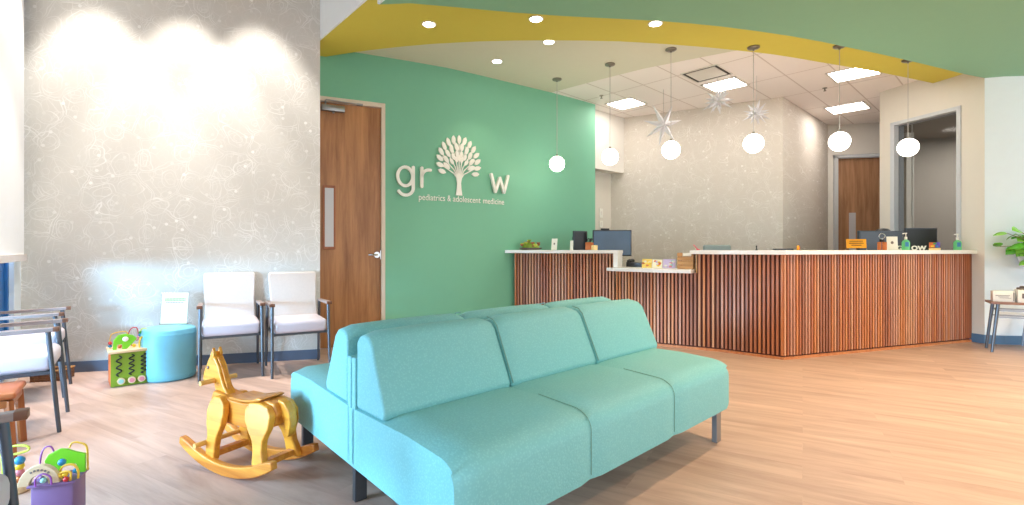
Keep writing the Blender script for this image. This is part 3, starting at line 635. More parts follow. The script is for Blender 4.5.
# ---------- monitors ----------
def monitor(px, py0, py1, w, D, rz, lab, mscreen='screen', front=False, bot=.74, cam=False, base=True):
    c = at(px, 250, D); z1, z0 = zz(py0, D), zz(py1, D)
    t = thing('computer_monitor', lab, 'monitor', (c.x, c.y, bot), rz)
    b = MB(); b.box((0, 0, (z0+z1)/2-bot), (w, .03, z1-z0), bev=.006); b.build('screen_housing', M['screen'], t)
    b = MB(); b.box((0, -.0165, (z0+z1)/2-bot), (w-.03, .003, z1-z0-.03)); b.build('front_panel', M[mscreen], t, smooth=0)
    b = MB(); b.box((0, .045, (z0-bot)*.5+.08), (.05, .025, z0-bot+.14)); b.box((0, .06, (z0+z1)/2-bot), (.12, .06, .12)); b.box((0, .05, .006), (.24, .18, .012), bev=.003); b.build('stand', M['black'], t, smooth=0)
    if cam:
        b = MB(); b.box((-w*.18, 0, z1-bot+.01), (.11, .03, .022), bev=.006); b.build('webcam', M['black'], t)
monitor(612, 230, 256, .50, 6.50, aL+.35, 'wide computer monitor with a blue-grey screen behind the left counter end', 'lcd', cam=True)
monitor(580, 231, 252, .22, 6.55, aL+.9, 'narrow black monitor seen at an angle behind the copper cup', 'black')
monitor(880, 230.8, 252, .62, 5.95, aM+PI*0-.15, 'dark computer monitor behind the amber sign and copper bottle', 'screen')
monitor(920.5, 228, 253, .44, 6.1, aM-.2, 'black computer monitor nearest the office window frame', 'black')
# ---------- on the low counter ----------
LOW = .865
def onLow(px, o=.15): Q = offset([S1, S2, S3], o); return polyat(px, Q)[0]
p = onLow(637, .38); t = thing('desk_phone', 'black desk phone on the low counter below the wide monitor', 'phone', (p.x, p.y, LOW), -.6)
b = MB(); b.side([(-.11, 0), (.11, 0), (.11, .05), (-.11, .06)], -.08, .08); b.build('phone_body', M['black'], t, bevel=.005)
b = MB(); b.tube((-.08, -.05, .075), (-.08, .07, .08), .02); b.box((-.08, -.055, .07), (.05, .04, .03), bev=.008); b.box((-.08, .06, .075), (.05, .04, .03), bev=.008); b.build('handset', M['black'], t)
def flyer(px, w, h, lab, m1, dots, o=.16):
    p = onLow(px, o); t = thing('flyer_stand', lab, 'flyer', (p.x, p.y, LOW), -.55, 'flyers on the low counter')
    R = Matrix.Rotation(-.25, 3, 'X')
    b = MB(); b.box((0, .02, h/2), (w, .006, h), rot=R); b.build('card', M[m1], t, smooth=0)
    rr = random.Random(px); b = MB()
    for k in range(7):
        b.mi = k % 3; x, z = rr.uniform(-w*.38, w*.38), rr.uniform(h*.2, h*.85); b.ball((x, .02+(z-h/2)*math.tan(.25)-.006, z), .014, 8, 5, (1.3, .2, .8))
    b.build('printed_picture', [M[d] for d in dots], t)
    b = MB(); b.box((0, .04, .004), (w, .06, .006)); b.build('stand', M['acr'], t, smooth=0)
flyer(646.5, .115, .105, 'white flyer with yellow print on the low counter, beside the phone', 'cardA', ('yellowb', 'copper', 'cream'))
flyer(656.8, .11, .10, 'cream flyer with orange print between the yellow and lilac flyers', 'cream', ('orange', 'yellowb', 'cardB'))
flyer(668.8, .14, .105, 'lilac and white flyer nearest the slatted crate', 'cardB', ('paper', 'pinkb', 'mint'))
p = onLow(686.5, .16); t = thing('slatted_crate', 'small pine crate of horizontal slats standing on the low counter', 'crate', (p.x, p.y, LOW), -.5)
b = MB()
for k in range(4): b.box((0, -.08, .022+k*.045), (.17, .01, .04)); b.box((0, .08, .022+k*.045), (.17, .01, .04)); b.box((-.08, 0, .022+k*.045), (.01, .16, .04)); b.box((.08, 0, .022+k*.045), (.01, .16, .04))
b.build('slats', M['crate'], t, smooth=0)
b = MB(); b.box((0, 0, .006), (.16, .16, .01))
for sx in (-1, 1):
    for sy in (-1, 1): b.box((sx*.07, sy*.07, .09), (.012, .012, .18))
b.build('crate_frame', M['oakleg'], t, smooth=0)
b = MB(); b.box((.02, -.09, .16), (.09, .006, .035)); b.build('name_tag', M['paper'], t, smooth=0)
# ---------- behind the main counter ----------
c = at(717, 250, 5.9); t = thing('office_chair', 'grey-green office chair whose curved back rises just over the counter', 'chair', (c.x, c.y, 0), .2)
b = MB(); b.box((0, 0, .925), (.36, .05, .42), bev=.024, seg=4); b.build('backrest', M['greychair'], t)
b = MB(); b.box((0, -.2, .47), (.44, .42, .07), bev=.03, seg=3); b.build('seat', M['greychair'], t)
b = MB(); b.tube((0, -.2, .12), (0, -.2, .45), .025); b.bar((0, -.05, .44), (0, .03, .8), .05, .015)
for k in range(5): a_ = k*2*PI/5; b.bar((0, -.2, .12), (.26*math.cos(a_), -.2+.26*math.sin(a_), .07), .035, .02)
b.build('base', M['charcoal'], t)
for k in range(5):
    a_ = k*2*PI/5; x, y = .26*math.cos(a_), -.2+.26*math.sin(a_); b = MB(); b.tube((x-.012, y, .03), (x+.012, y, .03), .03, n=14); b.tube((x, y, .03), (x, y, .075), .008); b.build('caster', M['black'], t)
def onC(px, o=.08): Q = offset([S4, S5], o); return rayline(px, Q[0], Q[1])
p = onC(698, .1); p = rayline(698, offset([S3, S4], .1)[0], offset([S3, S4], .1)[1]); b = MB(); b.tube((.0, 0, .006), (-.05, 0, .06), .005, n=8); b.tube((0, 0, 0), (0, 0, .012), .018, n=12)
tag(b.build('counter_pen', mat('pink_plastic', (226, 90, 110), .4), loc=(p.x, p.y, TOP)), 'slanting pink pen in a small holder on the counter by the office chair', 'pen')
p = onC(756.5); b = MB(); b.tube((0, 0, 0), (0, 0, .008), .012, n=12); b.tube((0, 0, .008), (0, 0, .038), .005, n=10); b.ball((0, 0, .04), .008, 10, 6); tag(b.build('counter_pen', M['black'], loc=(p.x, p.y, TOP)), 'short black upright pen on the counter left of the desk corner', 'pen')
p = onC(783, .2); t = thing('document_tray', 'flat black tray lying on the counter at the desk corner', 'tray', (p.x, p.y, TOP), -.3)
b = MB(); b.box((0, 0, .004), (.17, .10, .008)); b.build('tray_base', M['black'], t, smooth=0); b = MB()
for k in (-1, 1): b.box((k*.082, 0, .01), (.006, .10, .012)); b.box((0, k*.048, .01), (.17, .006, .012))
b.build('rim', M['charcoal'], t, smooth=0)
p = onM(798); t = thing('glue_bottle', 'tiny yellow and red bottle on the counter right of the black tray', 'bottle', (p.x, p.y, TOP))
b = MB(); b.box((0, 0, .024), (.022, .018, .048), bev=.003); b.build('bottle_body', M['yellowsign'], t); b = MB(); b.box((.013, 0, .022), (.006, .014, .03)); b.build('red_label', M['redb'], t)
# amber sign
p = onM(856.5); t = thing('notice_sign', 'amber notice board with dark lettering on the main counter', 'sign', (p.x, p.y, TOP), -.45)
b = MB(); b.box((0, .02, .07), (.18, .012, .098), rot=Matrix.Rotation(-.2, 3, 'X')); b.build('board', M['yellowsign'], t, smooth=0)
b = MB(); b.box((0, .02, .008), (.19, .06, .014)); b.build('foot', M['acr'], t, smooth=0)
b = MB()
for k, w_ in enumerate((.12, .13, .09)): b.box((0, .008+(.095-k*.022-.07)*.2, .097-k*.022), (w_, .002, .006))
b.build('printed_lines', M['ink'], t, smooth=0)
p = onM(882); t = thing('copper_bottle', 'copper jar with a black cap and clear loop on top, beside the white frame', 'bottle', (p.x, p.y, TOP), -.6)
b = MB(); b.box((-.024, 0, .045), (.036, .06, .09), bev=.003); b.box((.022, 0, .045), (.042, .06, .09), bev=.003); b.build('jar', M['copper'], t); b = MB(); b.box((0, 0, .105), (.05, .04, .03), bev=.008); b.build('cap', M['black'], t)
b = MB(); pts = [(.028*math.cos(k*PI/6), 0, .155+.028*math.sin(k*PI/6)) for k in range(13)]; b.path(pts, .004, 6); b.tube((0, 0, .115), (0, 0, .13), .006); b.build('loop', M['chrome'], t)
lean_card(892.5, 236, 249.6, .10, 'white card with a small grey leaf mark leaning on the main counter', on=onM, ang=-.45, tilt=.2, mark=leafmark)
# sanitiser bottles
def sanitizer(px, lab):
    p = onM(px, .10); t = thing('pump_bottle', lab, 'bottle', (p.x, p.y, TOP), -.7, 'green sanitizer pump bottles')
    b = MB(); b.lathe([(.036, 0), (.038, .006), (.038, .085), (.030, .105), (.014, .115), (.014, .12)], n=20); o = b.build('bottle', M['gel'], t); o.scale = (1, .7, 1)
    b = MB(); b.box((.012, -.027, .065), (.032, .004, .05)); b.build('blue_label', M['gellab'], t, smooth=0)
    b = MB(); b.tube((0, 0, .12), (0, 0, .15), .014, n=14); b.tube((0, 0, .15), (0, 0, .185), .005); b.tube((0, 0, .183), (0, 0, .195), .012); b.tube((0, 0, .19), (-.03, -.01, .184), .005); b.build('pump', M['paper'], t)
sanitizer(905.8, 'green pump bottle standing among the small white letters'); sanitizer(957.5, 'green pump bottle alone at the window end of the counter')
for ch, px in (('G', 899.5), ('R', 907.3), ('O', 914.5), ('W', 922)):
    p = onM(px, .17); o = textmesh(ch, .07, M['paper'], None, 'block_letter', ext=.008, bold=.003, loc=(p.x, p.y, TOP), rot=(PI/2, 0, -.55))
    tag(o, 'small white standing letter %s on the main counter' % ch, 'letter', 'small white standing letters')
p = onM(934.5); t = thing('crayon_box', 'small box with red, orange and blue patches on a yellow base', 'box', (p.x, p.y, TOP), -.6)
b = MB(); b.box((0, -.01, .012), (.10, .06, .024)); b.build('base', M['candle'], t, smooth=0)
b = MB(); b.box((-.022, 0, .06), (.05, .04, .06)); b.mi = 1; b.box((.025, 0, .06), (.044, .04, .06)); b.mi = 2; b.box((0, -.022, .075), (.03, .004, .02)); b.mi = 3; b.box((-.02, -.022, .045), (.03, .004, .018)); b.mi = 4; b.box((.02, -.022, .042), (.02, .004, .02)); b.build('picture_box', [M['orange'], mat('violet', (90, 70, 180), .4), M['greenb'], M['yellowb'], M['blueb']], t, smooth=0)
# dark domed cap behind the monitors, not a lamp
c = at(883, 229.5, 6.35); t = thing('dark_dome', 'dark dome showing just over the monitor by the office window', 'dome', (c.x, c.y, .74))
b = MB(); b.lathe([(.085, 0), (.075, .018), (.045, .034), (.01, .04), (.001, .04)], (0, 0, .57), 24); b.build('dome_cap', M['black'], t)
b = MB(); b.tube((0, 0, .01), (0, 0, .57), .008); b.lathe([(.07, 0), (.07, .012), (.01, .016)], n=20); b.build('pole', M['black'], t)
# switch plates on office wall
q = rayline(600.5, (.3, 7.20), (1.671, 8.44)); al = math.atan2(1.24, 1.371)
for k, z in enumerate((1.68, 1.50)):
    t = thing('wall_plate', ('upper' if k == 0 else 'lower')+' white wall plate beside the end of the green wall', 'wall plate', (q.x+.012*math.sin(al), q.y-.012*math.cos(al), z), al)
    b = MB(); b.box((0, 0, 0), (.09, .012, .15 if k == 0 else .11)); b.build('plate', M['paper'], t, smooth=0, bevel=.003); b = MB(); b.box((0, -.008, 0), (.03, .006, .06)); b.build('switch', M['white'], t, smooth=0)

# ======================= SOFAS ==========================================================
A = Vector((-.158, 1.459)); ud = Vector((math.cos(math.radians(44.2)), math.sin(math.radians(44.2)))); vd = Vector((math.cos(math.radians(130.4)), math.sin(math.radians(130.4))))
SL, SD = 1.955, 1.587
def sofa(flip, lab):
    """local x along the seat, y from front edge to the back; built in place on skewed plan axes"""
    if not flip: o0, ux, vy, dep = A, ud, vd, .775
    else: o0, ux, vy, dep = A+ud*SL+vd*SD, -ud, -vd, SD-.775
    t = thing('sofa', lab, 'sofa', (o0.x, o0.y, 0), 0, 'back-to-back teal sofas')
    mtx = Matrix(((ux.x, vy.x, 0, 0), (ux.y, vy.y, 0, 0), (0, 0, 1, 0), (0, 0, 0, 1)))
    def fin(b, name, m, par=t, bevel=0, sub=0, smooth=40):
        bmesh.ops.transform(b.bm, matrix=mtx, verts=b.bm.verts); bmesh.ops.recalc_face_normals(b.bm, faces=b.bm.faces)
        return b.build(name, m, par, bevel=bevel, smooth=smooth)
    # seat: one upholstered body, front edge rolled, in three panels with seams
    def seat_profile(z0, zt, r, y0, y1, n=8):
        pts = [(y0+.004, z0), (y0, z0+.02)]
        for k in range(n+1):
            a_ = PI-k*(PI/2)/n; pts.append((y0+r+r*math.cos(a_), zt-r*.8+r*.8*math.sin(a_)))
        pts += [(y0+r+(y1-y0-r)*.3, zt+.006), (y1, zt-.01), (y1, z0)]
        return pts
    prof = seat_profile(.195, .462, .10, 0, dep)
    b = MB(); W = SL/3; N = 10
    xs = []
    for i in range(3):
        for k in range(N+1):
            f = k/N; x = i*W+W*f; dd = 0
            xs.append((x, f))
    rings = []
    import itertools
    for x, f in xs:
        e_ = min(f, 1-f)*W; dip = .011*max(0, 1-e_/.035)**2
        cy, cz = dep*.5, .33
        end = 0
        if x < .04: end = .020*(1-x/.04)**2
        if x > SL-.04: end = .020*(1-(SL-x)/.04)**2
        dip2 = dip if end == 0 else end
        ring = []
        for y, z in prof:
            nz = z-dip2*(1 if z > .35 else 0); ny = y+dip2*(1 if y < .02 else 0)
            ring.append(b.bm.verts.new((x, ny, nz)))
        rings.append(ring)
    for r0, r1 in zip(rings, rings[1:]):
        for k in range(len(prof)-1): b.bm.faces.new((r0[k], r1[k], r1[k+1], r0[k+1]))
        b.bm.faces.new((r0[-1], r1[-1], r1[0], r0[0]))
    b.bm.faces.new(rings[0][::-1]); b.bm.faces.new(rings[-1])
    seat = fin(b, 'seat', M['teal'], smooth=50)
    # piping along the two seams
    for i in (1, 2):
        b = MB(); b.path([(i*W, y-.0, z-.007) if y > .02 else (i*W, y+.007, z) for y, z in prof[1:-2]], .0016, 6); fin(b, 'seam_piping', M['piping'], seat)
    # wooden carcass behind the seat back, upholstered
    b = MB(); b.box((SL/2, dep-.022, .42), (SL, .036, .44)); fin(b, 'back_panel', M['teal'], bevel=.008)
    # three wedge back cushions
    y1 = dep-.048
    for i in range(3):
        x0, x1 = i*W+.003, (i+1)*W-.003
        b = MB(); pts = [(y1, .44), (y1-.245, .445), (y1-.255, .475), (y1-.135, .722), (y1-.105, .747), (y1-.06, .755), (y1-.02, .747), (y1, .722)]
        rr = []
        NN = 10
        for k in range(NN+1):
            x = x0+(x1-x0)*k/NN; e_ = min(x-x0, x1-x); ins = .016*max(0, 1-e_/.05)**2
            cy = y1-.11; cz = .62
            puff = .008*math.sin(PI*k/NN)
            ring = []
            for y, z in pts:
                yy = y+(cy-y)*ins*3 if y < y1-.001 else y
                if y < y1-.1 and z > .5: yy -= puff
                z2 = z-ins if z > .7 else z
                if z > .7: z2 += puff*.6
                ring.append(b.bm.verts.new((x, yy, z2)))
            rr.append(ring)
        for r0, r1 in zip(rr, rr[1:]):
            for k in range(len(pts)): b.bm.faces.new((r0[k], r1[k], r1[(k+1) % len(pts)], r0[(k+1) % len(pts)]))
        b.bm.faces.new(rr[0][::-1]); b.bm.faces.new(rr[-1])
        cu = fin(b, 'back_cushion', M['teal'], bevel=.012, smooth=60)
        if i < 2:
            b = MB(); xx = x1+.003; b.path([(xx, y-.004, z) for y, z in pts[2:6]], .003, 6); fin(b, 'cushion_piping', M['piping'], cu)
    for x, y in ((.075, .06), (SL-.075, .06), (.075 if flip else .2, dep-.08), (SL-.075 if flip else SL-.2, dep-.08)):
        if True:
            b = MB(); b.box((x, y, .099), (.055, .03, .198)); fin(b, 'leg', M['steel'] if not flip else M['chairleg'], bevel=.002, smooth=0)
    return t
sofa(False, 'teal three-seat sofa facing the camera, front one of the back-to-back pair')
sofa(True, 'teal three-seat sofa facing the green wall, rear one of the back-to-back pair')

# ======================= ARMCHAIRS ======================================================
HWC = .225
def make_armchair(loc, rz, lab):
    """local: x = width, -y = front"""
    t = thing('armchair', lab, 'chair', loc, rz, 'pale vinyl armchairs with metal legs')
    b = MB(); b.box((0, -.01, .415), (.435, .47, .11), bev=.035, seg=4); b.build('seat', M['seat'], t)
    b = MB(); b.bar((-.22, -.22, .355), (.22, -.22, .355), .02, .02); b.bar((-.22, .2, .355), (.22, .2, .355), .02, .02)
    for s in (-1, 1): b.bar((s*.21, -.24, .355), (s*.21, .22, .355), .02, .02)
    b.build('seat_frame', M['chairleg'], t, smooth=0)
    b = MB(); pr = [(-.205, .445), (.205, .445), (.2, .62), (.212, .845), (.195, .866), (-.195, .866), (-.212, .845), (-.2, .62)]
    b.side(pr, -.03, .03); sh_ = Matrix(((1, 0, 0, 0), (0, 1, .26, .19-.445*.26), (0, 0, 1, 0), (0, 0, 0, 1))); bmesh.ops.transform(b.bm, matrix=sh_, verts=b.bm.verts)
    b.build('backrest', M['back'], t, bevel=.014, smooth=50)
    for s in (-1, 1):
        b = MB(); b.tube((s*(HWC+.005), -.275, 0), (s*HWC, -.225, .60), .011, .013, n=12); b.build('leg', M['chairleg'], t)
        b = MB(); b.tube((s*(HWC+.005), .285, 0), (s*HWC, .20, .60), .011, .013, n=12); b.build('leg', M['chairleg'], t)
        b = MB(); b.side([(-.275, .598), (-.275, .622), (-.05, .617), (.21, .607), (.22, .59), (-.1, .594)], -.02, .02)
        bmesh.ops.transform(b.bm, matrix=Matrix.Translation((s*(HWC+.004), 0, 0)) @ Matrix.Rotation(PI/2, 4, 'Z'), verts=b.bm.verts)
        ar = b.build('armrest', M['armw'], t, smooth=0, bevel=.004)
        b = MB(); b.box((s*(HWC+.004), -.262, .6105), (.042, .03, .026), bev=.003); b.build('end_cap', M['armcap'], ar)
    return t
def chair_from_feet(fl, ang):
    """fl = world position of the local-left (-x) front foot"""
    x = Vector((math.cos(ang), math.sin(ang))); y = Vector((-math.sin(ang), math.cos(ang)))
    c = Vector(fl)+x*(HWC+.005)+y*.275; return (c.x, c.y, 0)
aW = math.radians(31); aLft = math.radians(126.9)
ch0 = make_armchair(chair_from_feet((-2.52, 4.03), aW), aW, 'pale armchair against the papered wall beside the blue ottoman')
dup(ch0, chair_from_feet((-2.0, 4.17), aW), aW, 'pale armchair against the papered wall nearest the walnut door')
dup(ch0, chair_from_feet((-2.68, 2.96), aLft), aLft, 'pale armchair by the window, seen side-on beside the low leather stool')
dup(ch0, chair_from_feet((-3.27, 3.65), aLft), aLft, 'pale armchair by the window nearest the papered wall')
dup(ch0, chair_from_feet((-1.385-.6*-.455, 1.43+.8*-.455), aLft), aLft, 'pale armchair at the bottom left edge showing only seat, arm and leg')

# low leather stool
xx = Vector((-.6, .8)); t = thing('low_stool', 'low stool with cognac leather seat and amber wood legs beside the window chairs', 'stool', (-2.80, 2.60, 0), aLft)
b = MB(); b.box((0, 0, .325), (.33, .36, .035), bev=.015, seg=3); b.build('seat', M['leather'], t)
b = MB()
for s in (-1, 1):
    b.bar((s*.14, -.15, .285), (s*.14, .15, .285), .03, .04); b.bar((-.14, s*.15, .285), (.14, s*.15, .285), .03, .035)
b.build('seat_frame', M['oakleg'], t, smooth=0, bevel=.004)
for sx in (-1, 1):
    for sy in (-1, 1):
        b = MB(); b.bar((sx*.15, sy*.165, 0), (sx*.14, sy*.15, .30), .03, .03); b.build('leg', M['oakleg'], t, smooth=0, bevel=.004)
# wicker tray box behind
p = onz(46, 382, 0); t = thing('wicker_basket', 'low brown wicker basket on the floor under the farthest window chair', 'basket', (p.x-.02, p.y+.08, 0), .25)
b = MB()
for k in range(5): z = .01+k*.017; b.path([(-.11, -.07, z), (.11, -.07, z), (.11, .07, z), (-.11, .07, z), (-.11, -.07, z)], .008, 6)
for k in range(9):
    x = -.11+k*.0275; b.tube((x, -.078, 0), (x, -.078, .085), .003, n=5); b.tube((x, .078, 0), (x, .078, .085), .003, n=5)
b.box((0, 0, .006), (.22, .14, .01)); b.build('woven_body', M['wicker'], t)
b = MB(); b.path([(-.115, -.075, .088), (.115, -.075, .088), (.115, .075, .088), (-.115, .075, .088), (-.115, -.075, .088)], .007, 6); b.build('rim', M['crate'], t)

# ottoman + sign
p = Vector((-2.895, 4.225)); t = thing('round_ottoman', 'sky blue drum-shaped ottoman beside the toy cube', 'ottoman', (p.x, p.y, 0))
b = MB(); b.lathe([(.175, 0), (.188, .012), (.193, .05), (.195, .2), (.195, .385), (.188, .415), (.174, .425), (.1, .432), (.001, .434)], n=48); b.build('drum', M['ott'], t)
b = MB(); b.lathe([(.18, .37), (.1980, .375), (.1980, .381), (.18, .386)], n=48); b.build('top_seam', M['ott'], t)
b = MB(); b.lathe([(.18, .03), (.196, .034), (.196, .040), (.18, .044)], n=48); b.build('bottom_seam', M['ott'], t)
c = onz(173.5, 324, .434); t = thing('notice_sign', 'cream printed notice in an acrylic stand on the blue ottoman', 'sign', (c.x, c.y, .434), .1)
tl = .12; R = Matrix.Rotation(-tl, 3, 'X')
b = MB(); b.box((0, .016, .135), (.215, .003, .27), rot=R); b.build('page', M['cream'], t, smooth=0)
b = MB(); b.box((0, .019, .137), (.225, .003, .278), rot=R); b.box((0, .03, .003), (.225, .09, .005)); b.build('acrylic_stand', M['acr'], t, smooth=0)
def strip(bb, x0, x1, z, h=.008): bb.box(((x0+x1)/2, .016+(z-.135)*tl-.0035, z), (x1-x0, .0015, h))
b = MB(); x = -.08
for k in range(14): strip(b, x, x+.009, .215, .010); strip(b, x, x+.009, .20, .008); x += .0122
b.build('green_heading', mat('olive_green_print', (150, 180, 120), .6), t, smooth=0)
b = MB(); x = -.07
for k in range(11): strip(b, x, x+.010, .183, .006); x += .0132
b.build('purple_line', mat('violet_print', (150, 120, 180), .6), t, smooth=0)

# ---------- toy helpers
def wire(parent, pts, m, r=.004, name='bead_wire'):
    # smooth the control points with Catmull-Rom
    P = [Vector(p) for p in pts]; P = [P[0]]+P+[P[-1]]; out = []
    for i in range(1, len(P)-2):
        for k in range(6):
            s = k/6; a_, b_, c_, d_ = P[i-1], P[i], P[i+1], P[i+2]
            out.append(.5*((2*b_)+(-a_+c_)*s+(2*a_-5*b_+4*c_-d_)*s*s+(-a_+3*b_-3*c_+d_)*s**3))
    out.append(P[-1]); b = MB(); b.path(out, r, 6); return b.build(name, m, parent)
def beads(parent, lst):
    for p_, r_, m_ in lst:
        b = MB(); b.ball(p_, r_, 12, 8); b.build('bead', M[m_], parent)
# activity cube
c = onz(124, 388, 0); t = thing('activity_cube', 'wooden activity cube with green squiggle front and bead maze top beside the blue ottoman', 'toy', (c.x-.09, c.y+.17, 0), .74)
w = .25
b = MB(); b.box((0, -w/2+.006, .135), (w, .012, .26)); b.build('green_panel', M['lime'], t, smooth=0)
b = MB(); b.box((-w/2+.006, .006, .135), (.012, w-.014, .26)); b.build('orange_panel', M['orange'], t, smooth=0)
b = MB(); b.box((w/2-.006, .006, .135), (.012, w-.014, .26)); b.box((0, w/2-.006, .135), (w-.026, .012, .26)); b.build('blue_panel', M['blue'], t, smooth=0)
b = MB(); b.box((0, 0, .275), (w+.03, w+.03, .02), bev=.004); b.build('top_board', M['birch'], t)
for k, x in enumerate((-.075, .005, .082)):
    n_w = (3, 4, 5)[k]; pts = []
    for j in range(n_w*8+1): f = j/(n_w*8); pts.append((x+.016*math.sin(f*n_w*2*PI), -w/2-.002, .245-.16*f))
    b = MB(); b.path(pts, .0052, 6); b.build('squiggle_track', M['ink'], t)
for x, m_ in ((-.062, 'mint'), (.005, 'pinkb'), (.068, 'pinkb')):
    b = MB(); b.tube((x, -w/2-.02, .045), (x, -w/2, .045), .025, n=20); k_ = b.build('sliding_knob', M['birch'], t); b = MB(); b.tube((x, -w/2-.023, .045), (x, -w/2-.019, .045), .017, n=16); b.build('knob_face', M[m_], k_)
b = MB(); b.side([(-.11, .285), (-.105, .36), (-.075, .40), (-.03, .405), (.02, .39), (.045, .36), (.02, .33), (-.005, .30), (-.02, .285), (-.05, .285), (-.05, .325), (-.08, .325), (-.085, .285)], -.07, -.055); b.build('tree_board', M['brightgreen'], t, smooth=0, bevel=.003)
b = MB(); b.ball((-.03, -.075, .365), .02, 12, 8, (1, .3, 1)); b.build('white_dial', M['paper'], t)
wire(t, [(-.12, .02, .285), (-.12, .02, .37), (-.10, .02, .405), (-.02, .03, .41), (0, .03, .36)], M['yelloww'])
wire(t, [(.0, .06, .285), (.0, .06, .38), (.02, .05, .43), (.055, .05, .43), (.065, .05, .37), (.06, .05, .33), (.02, .06, .34), (.02, .06, .285)], M['redw'])
wire(t, [(.07, -.02, .285), (.07, -.02, .40), (.09, -.02, .43), (.125, -.02, .41), (.13, -.02, .285)], M['limew'])
wire(t, [(.06, -.08, .285), (.06, -.08, .34), (.085, -.08, .375), (.11, -.08, .34), (.11, -.08, .285)], M['yelloww'], .006)
beads(t, [((-.12, .02, .33), .014, 'redb'), ((-.12, .02, .305), .013, 'blueb'), ((.13, -.02, .34), .015, 'redb'), ((.13, -.02, .37), .014, 'blueb'), ((.13, -.02, .31), .013, 'yellowb'), ((.07, -.02, .38), .014, 'blueb'), ((.07, -.02, .40), .012, 'greenb'), ((.065, .05, .35), .013, 'pinkb'), ((.0, .06, .33), .013, 'blueb'), ((-.06, .0, .30), .015, 'copper'), ((.03, -.02, .30), .014, 'yellowb')])
# foreground bead maze
def fp(px, py, D): return at(px, py, D)
o0 = Vector((-1.62, 1.79, 0)); o0 = Vector((-1.63, 1.80, .158)); t = thing('bead_maze', 'bead maze toy with purple base, green board and looping wires beside the nearest armchair', 'toy', o0, .35); t.scale = (.68,)*3
t2 = t; rot = Matrix.Rotation(-.35, 4, 'Z')
def loc(px, py, D): return rot @ (at(px, py, D)-o0)
b = MB(); b.box((0, 0, -.0462), (.18, .15, .372), bev=.012); b.build('base_box', M['purple'], t)
b = MB(); b.box((0, 0, .146), (.20, .17, .012), bev=.003); b.build('top_plate', M['purple'], t)
# green hill board (behind), wooden arch (front)
pts = [(-.07, .15), (-.075, .235), (-.06, .265), (-.01, .29), (.02, .285), (.06, .265), (.10, .25), (.10, .15), (.06, .15), (.06, .20), (.0, .205), (-.01, .15)]
b = MB(); b.side(pts, .03, .045); b.build('green_board', M['brightgreen'], t, smooth=0, bevel=.003)
arc = [(-.055+.085*math.cos(PI*k/14), .15+.10*math.sin(PI*k/14)) for k in range(15)]; arc2 = [(-.055+.04*math.cos(PI*k/14), .15+.05*math.sin(PI*k/14)) for k in range(14, -1, -1)]
b = MB(); b.side(arc+arc2, -.075, -.045); ab = b.build('wooden_arch', M['birch'], t, smooth=0, bevel=.003)
b = MB()
for k in range(6):
    a_ = PI*(.28+.075*k); x, z = -.055+.064*math.cos(a_), .15+.077*math.sin(a_); b.box((x, -.0765, z), (.008, .002, .010), rot=Matrix.Rotation(PI/2-a_, 3, 'Y'))
b.build('arch_print', M['bead'], ab, smooth=0)
wire(t, [(-.10, .05, .15), (-.10, .05, .24), (-.085, .05, .295), (-.055, .05, .30), (-.04, .05, .25), (-.04, .05, .15)], M['purplew'], .0042)
wire(t, [(.02, .06, .28), (.03, .06, .305), (.06, .06, .305), (.095, .06, .28), (.10, .06, .20), (.10, .06, .15)], M['yelloww'], .005)
wire(t, [(.03, -.04, .15), (.02, -.04, .19), (.04, -.05, .225), (.08, -.05, .225), (.10, -.05, .19), (.10, -.05, .15)], M['yelloww'], .0055)
wire(t, [(.02, -.06, .15), (.01, -.06, .175), (.04, -.07, .20), (.075, -.07, .195), (.075, -.07, .15)], M['yelloww'], .005)
wire(t, [(-.06, -.09, .15), (-.06, -.09, .19), (-.03, -.09, .21), (.0, -.09, .19), (.005, -.09, .15)], M['purplew'], .0042)
beads(t, [((.02, -.02, .235), .018, 'blueb'), ((.05, -.06, .185), .014, 'yellowb'), ((.03, -.06, .18), .012, 'yellowb'), ((.085, -.04, .19), .013, 'blueb'), ((.0, -.05, .175), .014, 'greenb'), ((-.03, -.085, .175), .014, 'mint'), ((.06, -.08, .165), .013, 'redb'), ((-.06, -.02, .165), .015, 'purple')])
# small tethered bead toy left
p0 = onz(14, 492, 0); t = thing('bead_toy', 'small bead toy with a lime loop between the stool and the nearest armchair', 'toy', (p0.x-.0, p0.y+.0, 0), .3)
b = MB(); b.lathe([(.05, 0), (.055, .01), (.055, .03), (.045, .036), (.001, .036)], n=24); b.build('base', M['birch'], t)
wire(t, [(-.035, 0, .03), (-.04, 0, .12), (-.04, .0, .19), (.0, .0, .205), (.045, 0, .20), (.05, .0, .18), (.0, -.01, .17), (-.03, -.01, .175)], M['limew'], .005)
b = MB(); b.tube((.02, 0, .03), (.02, 0, .14), .004); b.build('post', M['birch'], t)
beads(t, [((.02, 0, .055), .018, 'copper'), ((.02, 0, .085), .018, 'pinkb'), ((.02, 0, .112), .018, 'yellowb'), ((.02, 0, .138), .02, 'blueb')])

